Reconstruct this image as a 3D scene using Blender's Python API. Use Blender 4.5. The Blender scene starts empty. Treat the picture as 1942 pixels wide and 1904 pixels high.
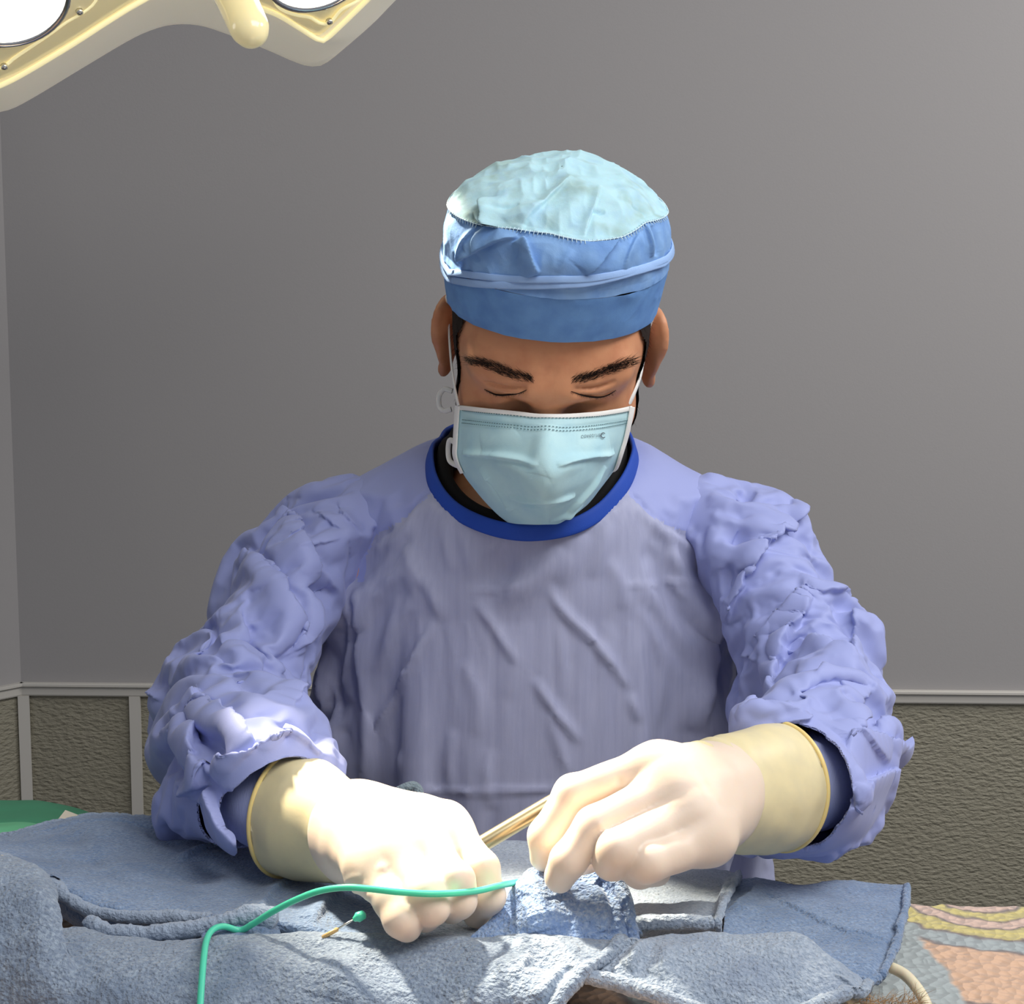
import bpy, bmesh, math, random
import numpy as np
from mathutils import Vector, Matrix
rng = np.random.default_rng(7)
random.seed(7)
S = bpy.context.scene
COL = S.collection
# ------------------------------------------------------------------ camera
F, CX, CY = 2900.0, 971.0, 952.0
CAM = np.array([0.0, 0.0, 1.60])
PITCH, ROLL = math.radians(8.05), math.radians(0.5)
cam_data = bpy.data.cameras.new('camera'); cam = bpy.data.objects.new('camera', cam_data); COL.objects.link(cam)
Mrot = Matrix.Rotation(math.pi/2-PITCH, 4, 'X') @ Matrix.Rotation(ROLL, 4, 'Z')
cam.matrix_world = Matrix.Translation(Vector(CAM)) @ Mrot
cam_data.sensor_width = 36; cam_data.sensor_fit = 'HORIZONTAL'; cam_data.lens = F/1942*36
cam_data.clip_start = 0.02
S.camera = cam
RC = np.array(Mrot.to_3x3())
def P(u, v, d):
    """world point seen at (u, v) of the photo, d metres in front of the lens"""
    return CAM + RC @ np.array([(u-CX)/F*d, -(v-CY)/F*d, -d])
def proj(pts):
    q = (np.asarray(pts)-CAM) @ RC
    d = -q[:, 2]
    return CX+F*q[:, 0]/d, CY-F*q[:, 1]/d, d
def on_plane(u, v, p0, n):
    r = P(u, v, 1.0)-CAM
    return CAM + r*np.dot(p0-CAM, n)/np.dot(r, n)
# ------------------------------------------------------------------ view, world, lights
S.view_settings.view_transform = 'Standard'; S.view_settings.look = 'None'
S.view_settings.exposure = 0.0; S.view_settings.gamma = 1.0; S.view_settings.use_curve_mapping = False
W = bpy.data.worlds.new('world'); S.world = W; W.use_nodes = True
W.node_tree.nodes['Background'].inputs[0].default_value = (0.86, 0.90, 1.0, 1)
W.node_tree.nodes['Background'].inputs[1].default_value = 0.30
def area(name, loc, target, sx, sy, power, color):
    L = bpy.data.lights.new(name, 'AREA'); L.shape = 'RECTANGLE'; L.size = sx; L.size_y = sy; L.energy = power; L.color = color
    o = bpy.data.objects.new(name, L); COL.objects.link(o); o.location = loc
    o.rotation_euler = (Vector(target)-Vector(loc)).to_track_quat('-Z', 'Y').to_euler(); return o
area('ceiling_panel_light', (0.75, 0.35, 2.62), (0.45, 0.9, 1.0), 1.3, 0.8, 23, (1.0, 0.98, 0.96))
area('ceiling_panel_light', (1.6, 1.45, 2.62), (1.3, 1.7, 0.8), 0.8, 0.6, 17, (1.0, 0.98, 0.96))
def spot(name, loc, target, power, color, deg, blend, size):
    L = bpy.data.lights.new(name, 'SPOT'); L.energy = power; L.color = color; L.spot_size = math.radians(deg); L.spot_blend = blend; L.shadow_soft_size = size
    o = bpy.data.objects.new(name, L); COL.objects.link(o); o.location = loc
    o.rotation_euler = (Vector(target)-Vector(loc)).to_track_quat('-Z', 'Y').to_euler(); return o
# the surgical lamp's plane: it hangs up left and points at the operating field
LAMP_P = P(300, 0, 1.24); LAMP_T = P(930, 1600, 0.93)
LAMP_N = (LAMP_T-LAMP_P)/np.linalg.norm(LAMP_T-LAMP_P)
POD = [on_plane(12, -12, LAMP_P, LAMP_N), on_plane(598, -72, LAMP_P, LAMP_N)]
spot('lamp_beam', tuple(POD[0]+LAMP_N*0.03), tuple(P(855, 1660, 0.92)), 88, (1.0, 0.88, 0.68), 17.6, 0.35, 0.03)
spot('lamp_beam', tuple(POD[1]+LAMP_N*0.03), tuple(P(1110, 1570, 0.93)), 66, (1.0, 0.88, 0.68), 18.5, 0.5, 0.018)

# ------------------------------------------------------------------ helpers: objects
def tag(o, label, cat, group=None, kind=None):
    if label: o['label'] = label
    if cat: o['category'] = cat
    if group: o['group'] = group
    if kind: o['kind'] = kind
    return o
def empty(name, loc, label=None, cat=None, group=None):
    o = bpy.data.objects.new(name, None); COL.objects.link(o); o.location = tuple(loc); o.empty_display_size = 0.02
    return tag(o, label, cat, group)
def mesh_obj(name, V, faces, mat, parent=None, smooth=True, label=None):
    me = bpy.data.meshes.new(name)
    V = np.asarray(V, float)
    pl = np.zeros(3)
    if parent is not None:
        q = parent
        while q is not None:
            pl = pl+np.array(q.location); q = q.parent
    if isinstance(faces, np.ndarray):
        n = len(faces); k = faces.shape[1]
        me.vertices.add(len(V)); me.vertices.foreach_set('co', (V-pl).astype(np.float32).ravel())
        me.loops.add(n*k); me.loops.foreach_set('vertex_index', faces.astype(np.int32).ravel())
        me.polygons.add(n); me.polygons.foreach_set('loop_start', np.arange(0, n*k, k, dtype=np.int32))
        me.update(calc_edges=True)
    else:
        me.from_pydata([tuple(x) for x in (V-pl)], [], [tuple(int(i) for i in f) for f in faces])
    me.validate(); me.update()
    if smooth: me.polygons.foreach_set('use_smooth', [True]*len(me.polygons))
    if mat is not None: me.materials.append(mat)
    o = bpy.data.objects.new(name, me); COL.objects.link(o)
    if parent is not None: o.parent = parent
    if label: o['label'] = label
    return o
class MB:
    """collects shapes into one mesh"""
    def __init__(s): s.V = []; s.F = []; s.n = 0
    def add(s, V, Fs):
        V = np.asarray(V, float); s.V.append(V); s.F += [tuple(int(i)+s.n for i in f) for f in Fs]; s.n += len(V); return s
    def box(s, c, sx, sy, sz, R=None):
        v = np.array([[x, y, z] for x in (-1, 1) for y in (-1, 1) for z in (-1, 1)], float)*np.array([sx, sy, sz])/2
        if R is not None: v = v @ np.asarray(R).T
        return s.add(v+np.asarray(c), [(0, 1, 3, 2), (4, 6, 7, 5), (0, 4, 5, 1), (2, 3, 7, 6), (0, 2, 6, 4), (1, 5, 7, 3)])
    def tube(s, pts, r, n=12, cap=True, flat=None):
        V, Fs = tube(pts, r, n, cap, flat); return s.add(V, Fs)
    def build(s, name, mat, parent=None, smooth=True, label=None):
        return mesh_obj(name, np.vstack(s.V), s.F, mat, parent, smooth, label)
def crom(pts, n):
    """n points on a centripetal-ish catmull-rom curve, even in arc length"""
    p = np.asarray(pts, float); m = len(p)
    q = np.vstack([2*p[0]-p[1], p, 2*p[-1]-p[-2]]); out = []
    for i in range(m-1):
        t = np.linspace(0, 1, 24, endpoint=False)[:, None]; a, b, c, d = q[i:i+4]
        out.append(0.5*((2*b)+(c-a)*t+(2*a-5*b+4*c-d)*t*t+(3*b-a-3*c+d)*t**3))
    out = np.vstack(out+[p[-1:]])
    s = np.r_[0, np.cumsum(np.linalg.norm(np.diff(out[:, :3], axis=0), axis=1))]
    t = np.linspace(0, s[-1], n)
    return np.stack([np.interp(t, s, out[:, k]) for k in range(p.shape[1])], 1)
def tube(pts, r, n=12, cap=True, flat=None):
    p = np.asarray(pts, float); m = len(p); r = np.broadcast_to(np.asarray(r, float), (m,))
    T = np.gradient(p, axis=0); T /= np.linalg.norm(T, axis=1)[:, None]+1e-12
    up = np.array([0.13, 0.21, 0.97]); up = up-T[0]*np.dot(up, T[0]); up /= np.linalg.norm(up)
    V = []
    for i in range(m):
        up = up-T[i]*np.dot(up, T[i]); up /= np.linalg.norm(up); b = np.cross(T[i], up)
        a = np.linspace(0, 2*math.pi, n, endpoint=False)
        V.append(p[i]+r[i]*(np.cos(a)[:, None]*up+np.sin(a)[:, None]*b))
    V = np.vstack(V)
    if flat is not None:
        pass
    Fs = [(i*n+j, i*n+(j+1) % n, (i+1)*n+(j+1) % n, (i+1)*n+j) for i in range(m-1) for j in range(n)]
    if cap:
        V = np.vstack([V, p[0]-T[0]*r[0]*0.35, p[-1]+T[-1]*r[-1]*0.35]); a, b = m*n, m*n+1
        Fs += [(a, (j+1) % n, j) for j in range(n)]+[(b, (m-1)*n+j, (m-1)*n+(j+1) % n) for j in range(n)]
    return V, Fs
def grid_faces(nr, nc, closed=False):
    c = nc if closed else nc-1
    i, j = np.meshgrid(np.arange(nr-1), np.arange(c), indexing='ij'); i = i.ravel(); j = j.ravel(); k = (j+1) % nc
    return np.stack([i*nc+j, i*nc+k, (i+1)*nc+k, (i+1)*nc+j], 1)
# ------------------------------------------------------------------ helpers: noise
def _hash(ix, iy, iz, seed):
    h = (ix.astype(np.int64)*374761393+iy.astype(np.int64)*668265263+iz.astype(np.int64)*2147483647+seed*1274126177) & 0xffffffff
    h = ((h ^ (h >> 13))*1274126177) & 0xffffffff
    return ((h ^ (h >> 16)) & 0xffff)/32767.5-1.0
def noise(p, freq=1.0, seed=0):
    p = np.asarray(p)*np.asarray(freq); i = np.floor(p).astype(np.int64); f = p-i; f = f*f*f*(f*(f*6-15)+10); r = 0
    for dx in (0, 1):
        for dy in (0, 1):
            for dz in (0, 1):
                w = (f[:, 0] if dx else 1-f[:, 0])*(f[:, 1] if dy else 1-f[:, 1])*(f[:, 2] if dz else 1-f[:, 2])
                r = r+w*_hash(i[:, 0]+dx, i[:, 1]+dy, i[:, 2]+dz, seed)
    return r
# ------------------------------------------------------------------ helpers: solid modelling (distance fields -> surface nets)
class Field:
    def __init__(s, lo, hi, h):
        s.lo = np.asarray(lo, float); s.h = h
        s.n = np.ceil((np.asarray(hi)-s.lo)/h).astype(int)+1
        s.D = np.full(s.n, 0.5, np.float32)
    def _box(s, lo, hi):
        a = np.maximum(np.floor((lo-s.lo)/s.h).astype(int), 0); b = np.minimum(np.ceil((hi-s.lo)/s.h).astype(int)+1, s.n)
        return a, np.maximum(b, a)
    def _pts(s, a, b):
        ax = [(s.lo[k]+s.h*np.arange(a[k], b[k])).astype(np.float32) for k in range(3)]
        return np.meshgrid(*ax, indexing='ij')
    def put(s, lo, hi, fn, k=0.0, op='add'):
        m = k+4*s.h; a, b = s._box(np.asarray(lo)-m, np.asarray(hi)+m)
        if np.any(b <= a): return
        X, Y, Z = s._pts(a, b); d = fn(X, Y, Z).astype(np.float32)
        sl = tuple(slice(a[i], b[i]) for i in range(3)); D = s.D[sl]
        s.D[sl] = smin(D, d, k) if op == 'add' else -smin(-D, d, k)
    def cone(s, a, b, ra, rb, k=0.0, op='add', flat=None):
        a, b, fn = cone_fn(a, b, ra, rb, flat); r = max(ra, rb)*1.3
        s.put(np.minimum(a, b)-r, np.maximum(a, b)+r, fn, k, op)
    def ell(s, c, r, k=0.0, op='add', R=None):
        c = np.asarray(c, float); r = np.asarray(r, float); fn = ell_fn(c, r, R); m = r.max()
        s.put(c-m, c+m, fn, k, op)
    def mesh(s, smooth=2):
        V, Q = nets(s.D, s.lo, s.h)
        return laplace(V, Q, smooth), Q
def smin(a, b, k):
    if k <= 0: return np.minimum(a, b)
    h = np.maximum(k-np.abs(a-b), 0)/k
    return np.minimum(a, b)-h*h*(k*0.25)
def cone_fn(a, b, ra, rb, flat=None):
    a = np.asarray(a, float); b = np.asarray(b, float); ba = b-a; L2 = float(ba@ba)+1e-12
    def fn(X, Y, Z):
        x, y, z = X-a[0], Y-a[1], Z-a[2]
        t = np.clip((x*ba[0]+y*ba[1]+z*ba[2])/L2, 0, 1); x = x-t*ba[0]; y = y-t*ba[1]; z = z-t*ba[2]
        if flat is not None:
            n, sc = flat; w = (x*n[0]+y*n[1]+z*n[2])*(1/sc-1); x = x+w*n[0]; y = y+w*n[1]; z = z+w*n[2]
        return np.sqrt(x*x+y*y+z*z)-(ra+(rb-ra)*t)
    return a, b, fn
def ell_fn(c, r, R=None):
    def fn(X, Y, Z):
        x, y, z = X-c[0], Y-c[1], Z-c[2]
        if R is not None:
            M = np.asarray(R); x, y, z = (M[0, 0]*x+M[1, 0]*y+M[2, 0]*z, M[0, 1]*x+M[1, 1]*y+M[2, 1]*z, M[0, 2]*x+M[1, 2]*y+M[2, 2]*z)
        k0 = np.sqrt((x/r[0])**2+(y/r[1])**2+(z/r[2])**2); k1 = np.sqrt((x/r[0]**2)**2+(y/r[1]**2)**2+(z/r[2]**2)**2)
        return np.where(k1 < 1e-6, -min(r), k0*(k0-1)/np.maximum(k1, 1e-6))
    return fn
def nets(D, lo, h):
    nx, ny, nz = D.shape; sg = D < 0
    c = np.zeros((nx-1, ny-1, nz-1), np.uint8)
    offs = [(i, j, k) for i in (0, 1) for j in (0, 1) for k in (0, 1)]
    for o in offs: c += sg[o[0]:nx-1+o[0], o[1]:ny-1+o[1], o[2]:nz-1+o[2]]
    act = (c > 0) & (c < 8); I = np.argwhere(act); idx = np.full(act.shape, -1, np.int64); idx[act] = np.arange(len(I))
    val = {o: D[I[:, 0]+o[0], I[:, 1]+o[1], I[:, 2]+o[2]] for o in offs}
    acc = np.zeros((len(I), 3)); cnt = np.zeros(len(I))
    for o in offs:
        for ax in range(3):
            if o[ax] == 0:
                o2 = tuple(1 if i == ax else o[i] for i in range(3)); v0, v1 = val[o], val[o2]; m = (v0 < 0) != (v1 < 0)
                t = np.where(m, v0/np.where(m, v0-v1, 1), 0)
                p = np.tile(np.array(o, float), (len(I), 1)); p[:, ax] = t
                acc[m] += p[m]; cnt[m] += 1
    V = lo+h*(I+acc/cnt[:, None]); Q = []
    for ax in range(3):
        a, b = [(1, 2), (2, 0), (0, 1)][ax]
        s0 = [slice(None)]*3; s1 = [slice(None)]*3; s0[ax] = slice(0, -1); s1[ax] = slice(1, None)
        A = sg[tuple(s0)]; B = sg[tuple(s1)]; E = np.argwhere(A != B)
        ok = (E[:, a] > 0) & (E[:, b] > 0) & (E[:, a] < D.shape[a]-1) & (E[:, b] < D.shape[b]-1); E = E[ok]
        ins = A[E[:, 0], E[:, 1], E[:, 2]]
        def cell(da, db):
            q = E.copy(); q[:, a] -= da; q[:, b] -= db; return idx[q[:, 0], q[:, 1], q[:, 2]]
        q = np.stack([cell(1, 1), cell(0, 1), cell(0, 0), cell(1, 0)], 1); q[~ins] = q[~ins][:, ::-1]; Q.append(q)
    return V, np.vstack(Q)
def edges_of(Q):
    k = Q.shape[1]; e = np.vstack([np.stack([Q[:, i], Q[:, (i+1) % k]], 1) for i in range(k)]); e.sort(axis=1)
    return np.unique(e, axis=0)
def laplace(V, Q, it, lam=0.5, w=None):
    if it <= 0: return V
    E = edges_of(Q); n = len(V); deg = np.bincount(E.ravel(), minlength=n)[:, None]
    for _ in range(it):
        A = np.stack([np.bincount(E[:, 0], V[E[:, 1], k], n)+np.bincount(E[:, 1], V[E[:, 0], k], n) for k in range(3)], 1)/np.maximum(deg, 1)
        V = V+(A-V)*(lam if w is None else lam*w[:, None])
    return V
def normals(V, Q):
    n = np.cross(V[Q[:, 2]]-V[Q[:, 0]], V[Q[:, 3 % Q.shape[1]]]-V[Q[:, 1]]); N = np.zeros_like(V)
    for k in range(Q.shape[1]):
        for a in range(3): N[:, a] += np.bincount(Q[:, k], n[:, a], len(V))
    return N/(np.linalg.norm(N, axis=1)[:, None]+1e-12)
# ------------------------------------------------------------------ helpers: sculpting strokes on a surface
class Sculpt:
    def __init__(s, V, Q):
        s.V = V; s.Q = Q; s.N = normals(V, Q); s.B = V.copy(); s.off = np.zeros(len(V)); s.tan = np.zeros_like(V)
        u, v, d = proj(V); vis = ((CAM-V)*s.N).sum(1) > 0
        s.f = np.flatnonzero(vis); s.uv = np.stack([u, v], 1)[s.f]; s.d = d[s.f]
    def find(s, u, v):
        r2 = ((s.uv-np.array([u, v]))**2).sum(1); m = r2 < 12**2
        if m.any(): c = np.flatnonzero(m); return s.f[c[np.argmin(s.d[c]+0.002*np.sqrt(r2[c]))]]
        return s.f[np.argmin(r2)]
    def line(s, px, it=40):
        q = crom(np.asarray(px, float), max(12, int(sum(math.dist(a, b) for a, b in zip(px, px[1:]))/9)))
        i = [s.find(*p) for p in q]; d = proj(s.B[i])[2]; n = s.N[i].copy()
        for _ in range(it): d[1:-1] = (d[:-2]+d[1:-1]*2+d[2:])/4; n[1:-1] = (n[:-2]+n[1:-1]*2+n[2:])/4
        d[0], d[-1] = d[1], d[-2]
        return np.array([P(*p, e) for p, e in zip(q, d)]), n/(np.linalg.norm(n, axis=1)[:, None]+1e-12)
    def stroke(s, px, w, h, kind='ridge', taper=0.5, sharp=0.2, over=0.0):
        """w, h in metres; ridge/groove symmetric, fold: slow rise on the left of the direction of travel, sudden drop on its right"""
        L, LN = s.line(px, 50 if w > .006 else 14); T = np.gradient(L, axis=0); T /= np.linalg.norm(T, axis=1)[:, None]+1e-12
        m = np.flatnonzero(np.all((s.B > L.min(0)-3.2*w) & (s.B < L.max(0)+3.2*w), axis=1))
        if not len(m): return s
        best = np.full(len(m), 9.0); bi = np.zeros(len(m), int)
        for i in range(len(L)):
            dd = ((s.B[m]-L[i])**2).sum(1); c = dd < best; best[c] = dd[c]; bi[c] = i
        rel = s.B[m]-L[bi]; al = (rel*T[bi]).sum(1); sp = np.median(np.linalg.norm(np.diff(L, axis=0), axis=1))*.75
        al = np.clip(al, -sp, sp)*((bi > 0) & (bi < len(L)-1)); rel = rel-al[:, None]*T[bi]; dist = np.linalg.norm(rel, axis=1)
        side = (np.cross(LN[bi], T[bi])*rel).sum(1)
        t = np.clip((bi+al/(sp/.75))/(len(L)-1.0), 0, 1); amp = np.minimum(1, np.minimum(t, 1-t)/max(taper, 1e-3)); amp = amp*(2-amp)
        facing = np.clip((s.N[m]*LN[bi]).sum(1)*1.5, 0, 1)
        if kind == 'fold': ww = np.where(side > 0, w, w*sharp)
        else: ww = w
        g = h*amp*facing*np.exp(-(dist/ww)**2); s.off[m] += g
        if kind == 'fold': s.tan[m] -= np.cross(LN[bi], T[bi])*(g*over)[:, None]   # the crest leans over the drop
        return s
    def blob(s, u, v, w, h):
        c = s.B[s.find(u, v)]; s.off += h*np.exp(-((s.B-c)**2).sum(1)/(w*w)); return s
    def done(s, smooth=1, lam=0.35):
        V = s.B+s.N*s.off[:, None]+s.tan; return laplace(V, s.Q, smooth, lam)
def facet(p, freq, seed, slope=1.0):
    """crumpled-cloth relief: smooth hollows that meet in sharp ridges"""
    p = np.asarray(p)*np.asarray(freq); i = np.floor(p).astype(np.int64); best = np.full(len(p), -9.0)
    for dx in (-1, 0, 1):
        for dy in (-1, 0, 1):
            for dz in (-1, 0, 1):
                a, b, c = i[:, 0]+dx, i[:, 1]+dy, i[:, 2]+dz
                r = p-np.stack([a+.5+.45*_hash(a, b, c, seed), b+.5+.45*_hash(a, b, c, seed+1), c+.5+.45*_hash(a, b, c, seed+2)], 1)
                g = slope*(_hash(a, b, c, seed+3)*r[:, 0]+_hash(a, b, c, seed+4)*r[:, 1]+_hash(a, b, c, seed+5)*r[:, 2])
                best = np.maximum(best, g-(r*r).sum(1)+.25*_hash(a, b, c, seed+6))
    return -best
# ------------------------------------------------------------------ helpers: cloth, let a surface settle as stiff cotton, then keep the settled mesh
def read_mesh(me):
    V = np.empty(len(me.vertices)*3, np.float32); me.vertices.foreach_get('co', V); n = len(me.polygons)
    Q = np.empty(n*4, np.int32); me.loops.foreach_get('vertex_index', Q); return V.reshape(-1, 3).astype(float), Q.reshape(-1, 4)
def settle(V, Q, pin, arm, grow, bend, gravity, pressure, frames, selfcol=True, subdiv=1):
    o = mesh_obj('settling', V, Q, None); vg = o.vertex_groups.new(name='pin')
    for w in np.unique(np.round(pin[pin > 0], 1)): vg.add([int(i) for i in np.flatnonzero(np.abs(np.round(pin, 1)-w) < .01)], float(w), 'REPLACE')
    ac = []
    for pts, r in arm:
        vv, ff = tube(crom(pts, 40), r, 16); a = mesh_obj('settling_arm', vv, ff, None); a.modifiers.new('c', 'COLLISION'); a.collision.thickness_outer = .003; ac.append(a)
    m = o.modifiers.new('cl', 'CLOTH'); c = m.settings; c.quality = 5; c.mass = .1; c.tension_stiffness = c.compression_stiffness = 20; c.shear_stiffness = 8; c.bending_stiffness = bend
    c.effector_weights.gravity = gravity; c.use_pressure = pressure > 0; c.uniform_pressure_force = pressure; c.vertex_group_mass = 'pin'; c.shrink_min = c.shrink_max = -grow
    k = m.collision_settings; k.use_self_collision = selfcol; k.self_distance_min = .002; k.distance_min = .003; k.collision_quality = 3; k.use_collision = bool(arm)
    m.point_cache.frame_start = 1; m.point_cache.frame_end = frames+1; S.frame_start = 1; S.frame_end = frames+1
    for f in range(1, frames+1): S.frame_set(f)
    if subdiv: q = o.modifiers.new('s', 'SUBSURF'); q.levels = subdiv
    me = bpy.data.meshes.new_from_object(o.evaluated_get(bpy.context.evaluated_depsgraph_get())); R = read_mesh(me)
    for x in [o]+ac: d = x.data; bpy.data.objects.remove(x); bpy.data.meshes.remove(d)
    bpy.data.meshes.remove(me); S.frame_set(1); return R
# ------------------------------------------------------------------ helpers: materials
def mat(name, color, rough=0.6, metal=0.0, spec=0.4, bump=None, var=None, sss=0.0, sss_r=(1, .3, .15), sheen=0.0, trans=0.0, emit=None, coat=0.0):
    """bump: list of (type, scale(or xyz), strength, distance); var: list of (type, scale, color2, lo, hi)"""
    m = bpy.data.materials.new(name); m.use_nodes = True; nt = m.node_tree; N = nt.nodes; L = nt.links; b = N['Principled BSDF']
    b.inputs['Base Color'].default_value = (*color, 1); b.inputs['Roughness'].default_value = rough; b.inputs['Metallic'].default_value = metal
    b.inputs['Specular IOR Level'].default_value = spec
    if sss: b.inputs['Subsurface Weight'].default_value = sss; b.inputs['Subsurface Radius'].default_value = sss_r; b.inputs['Subsurface Scale'].default_value = 0.006
    if sheen: b.inputs['Sheen Weight'].default_value = sheen
    if trans: b.inputs['Transmission Weight'].default_value = trans
    if coat: b.inputs['Coat Weight'].default_value = coat
    if emit: b.inputs['Emission Color'].default_value = (*emit[0], 1); b.inputs['Emission Strength'].default_value = emit[1]
    tc = N.new('ShaderNodeTexCoord')
    def tex(kind, scale):
        mp = N.new('ShaderNodeMapping'); L.new(tc.outputs['Object'], mp.inputs[0])
        sc = (scale,)*3 if not isinstance(scale, (tuple, list)) else scale
        mp.inputs['Scale'].default_value = sc
        if kind == 'noise':
            t = N.new('ShaderNodeTexNoise'); t.inputs['Scale'].default_value = 1; t.inputs['Detail'].default_value = 3; o = t.outputs[0]
        elif kind == 'voronoi':
            t = N.new('ShaderNodeTexVoronoi'); t.inputs['Scale'].default_value = 1; o = t.outputs[0]
        elif kind == 'wave':
            t = N.new('ShaderNodeTexWave'); t.inputs['Scale'].default_value = 1; t.inputs['Distortion'].default_value = 1.5; o = t.outputs[1]
        L.new(mp.outputs[0], t.inputs['Vector']); return o
    cur = None
    for (k, sc, c2, lo, hi) in (var or []):
        t = tex(k, sc); r = N.new('ShaderNodeMapRange'); r.inputs[1].default_value = lo; r.inputs[2].default_value = hi; L.new(t, r.inputs[0])
        mx = N.new('ShaderNodeMix'); mx.data_type = 'RGBA'; L.new(r.outputs[0], mx.inputs[0])
        if cur is None: mx.inputs[6].default_value = (*color, 1)
        else: L.new(cur, mx.inputs[6])
        mx.inputs[7].default_value = (*c2, 1); cur = mx.outputs[2]
    if cur is not None: L.new(cur, b.inputs['Base Color'])
    prev = None
    for (k, sc, st, dist) in (bump or []):
        t = tex(k, sc); bp = N.new('ShaderNodeBump'); bp.inputs['Strength'].default_value = st; bp.inputs['Distance'].default_value = dist; L.new(t, bp.inputs['Height'])
        if prev is not None: L.new(prev, bp.inputs['Normal'])
        prev = bp.outputs[0]
    if prev is not None: L.new(prev, b.inputs['Normal'])
    return m
def lin(r, g, b):
    f = lambda c: (c/255/12.92) if c/255 <= 0.04045 else ((c/255+0.055)/1.055)**2.4
    return (f(r), f(g), f(b))
# ================================================================== the room
M_WALL = mat('wall_paint', lin(160, 157, 156), 0.75, spec=0.2, bump=[('noise', 380, 0.12, 0.001)])
M_PANEL = mat('pebbled_panel', lin(146, 141, 124), 0.55, spec=0.3, bump=[('noise', (105, 105, 230), 0.9, 0.005), ('noise', (40, 40, 90), 0.35, 0.004)])
M_TRIM = mat('trim_plastic', lin(196, 192, 184), 0.45)
M_FLOOR = mat('floor_vinyl', lin(120, 118, 112), 0.5)
M_CEIL = mat('ceiling_paint', lin(190, 190, 186), 0.8)
WY = 2.12
def wall_pt(u, v): return on_plane(u, v, np.array([0, WY, 0]), np.array([0, 1.0, 0]))
CORN = wall_pt(40, 1293); RAILZ = CORN[2]; XC = CORN[0]
LD = np.array([-0.69, -0.724, 0])                     # the left wall runs towards us at an obtuse angle
def struct(o): o['kind'] = 'structure'; return o
def wall_box(name, a, b, z0, z1, thick, m):
    a = np.array([a[0], a[1], 0]); b = np.array([b[0], b[1], 0]); t = (b-a)/np.linalg.norm(b-a); n = np.array([t[1], -t[0], 0])
    if np.dot(n, -(a+b)/2) < 0: n = -n                 # n points into the room
    V = []
    for z in (z0, z1):
        for p in (a, b, b-n*thick, a-n*thick): V.append(p+np.array([0, 0, z]))
    return struct(mesh_obj(name, np.array(V), [(0, 1, 2, 3), (7, 6, 5, 4), (0, 4, 5, 1), (1, 5, 6, 2), (2, 6, 7, 3), (3, 7, 4, 0)], m, smooth=False))
A = np.array([XC, WY, 0]); Bk = np.array([3.0, WY, 0]); Lf = A+LD*2.6
CEIL_Z = 2.75
wall_box('wall_back', A, Bk, RAILZ-0.012, CEIL_Z, 0.08, M_WALL)
wall_box('wall_left', A, Lf, RAILZ-0.012, CEIL_Z, 0.08, M_WALL)
wall_box('wall_back_lower', A+np.array([0, 0.002, 0]), Bk+np.array([0, 0.002, 0]), 0, RAILZ-0.012, 0.078, M_PANEL)
wall_box('wall_left_lower', A+np.array([0, 0.002, 0]), Lf+np.array([0, 0.002, 0]), 0, RAILZ-0.012, 0.078, M_PANEL)
fl = MB(); fl.box((0.5, 0.3, -0.05), 5.4, 4.4, 0.1); struct(fl.build('floor', M_FLOOR, smooth=False))
def trim(name, a, b, z0, z1, out, m=M_TRIM, lip=0.004):
    """a moulding strip: flat face with a thin projecting upper lip, standing off the wall by out"""
    a = np.array([a[0], a[1], 0]); b = np.array([b[0], b[1], 0]); t = (b-a)/np.linalg.norm(b-a); n = np.array([t[1], -t[0], 0])
    if np.dot(n, -(a+b)/2) < 0: n = -n
    prof = [(0, z0), (out*0.6, z0), (out*0.75, z0+0.002), (out*0.75, z1-lip*1.6), (out*1.5, z1-lip), (out*1.5, z1-0.001), (out*1.1, z1), (0, z1)]
    V = [p+n*o+np.array([0, 0, z]) for p in (a, b) for o, z in prof]; k = len(prof)
    Fs = [(i, (i+1) % k, k+(i+1) % k, k+i) for i in range(k)]+[tuple(range(k))[::-1], tuple(range(k, 2*k))]
    return struct(mesh_obj(name, np.array(V), Fs, m, smooth=False))
trim('trim_1', A, Bk, RAILZ-0.019, RAILZ, 0.007)
trim('trim_2', A, Lf, RAILZ-0.019, RAILZ, 0.007)
def batten(name, x, y, w, rot=0.0):
    m = MB(); c, s_ = math.cos(rot), math.sin(rot); R = np.array([[c, -s_, 0], [s_, c, 0], [0, 0, 1]])
    m.box((x, y, (RAILZ-0.019)/2), w, 0.006, RAILZ-0.019, R); return struct(m.build(name, M_TRIM, smooth=False))
batten('trim_3', XC+0.004, WY-0.004, 0.0155, 0.2)
xb = wall_pt(259, 1420)[0]; batten('trim_4', xb, WY-0.002, 0.0155)
# ================================================================== surgical lamp
M_LAMP = mat('lamp_housing', lin(238, 232, 212), 0.35, spec=0.5, sss=0.1, emit=((1.0, 0.93, 0.76), 0.20))  # faint emission stands in for light on and through the housing
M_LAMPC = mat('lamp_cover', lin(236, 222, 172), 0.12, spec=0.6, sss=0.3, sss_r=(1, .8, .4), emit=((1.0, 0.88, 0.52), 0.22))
M_CHROME = mat('lamp_reflector', (0.75, 0.75, 0.76), 0.18, metal=1.0)
M_LENS = mat('lamp_lens', (1, 1, 1), 0.2, emit=((1.0, 0.97, 0.88), 2.4), bump=[('voronoi', 60, 0.5, 0.004)])
M_GUIDE = mat('lamp_glow_edge', (1, 0.93, 0.6), 0.3, emit=((1.0, 0.86, 0.45), 0.55))
M_SCREW = mat('screw_steel', (0.8, 0.78, 0.72), 0.25, metal=1.0)
lamp = empty('surgical_lamp', LAMP_P-LAMP_N*0.06, 'cream surgical lamp with glowing lenses overhead, upper left corner', 'surgical lamp')
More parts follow.
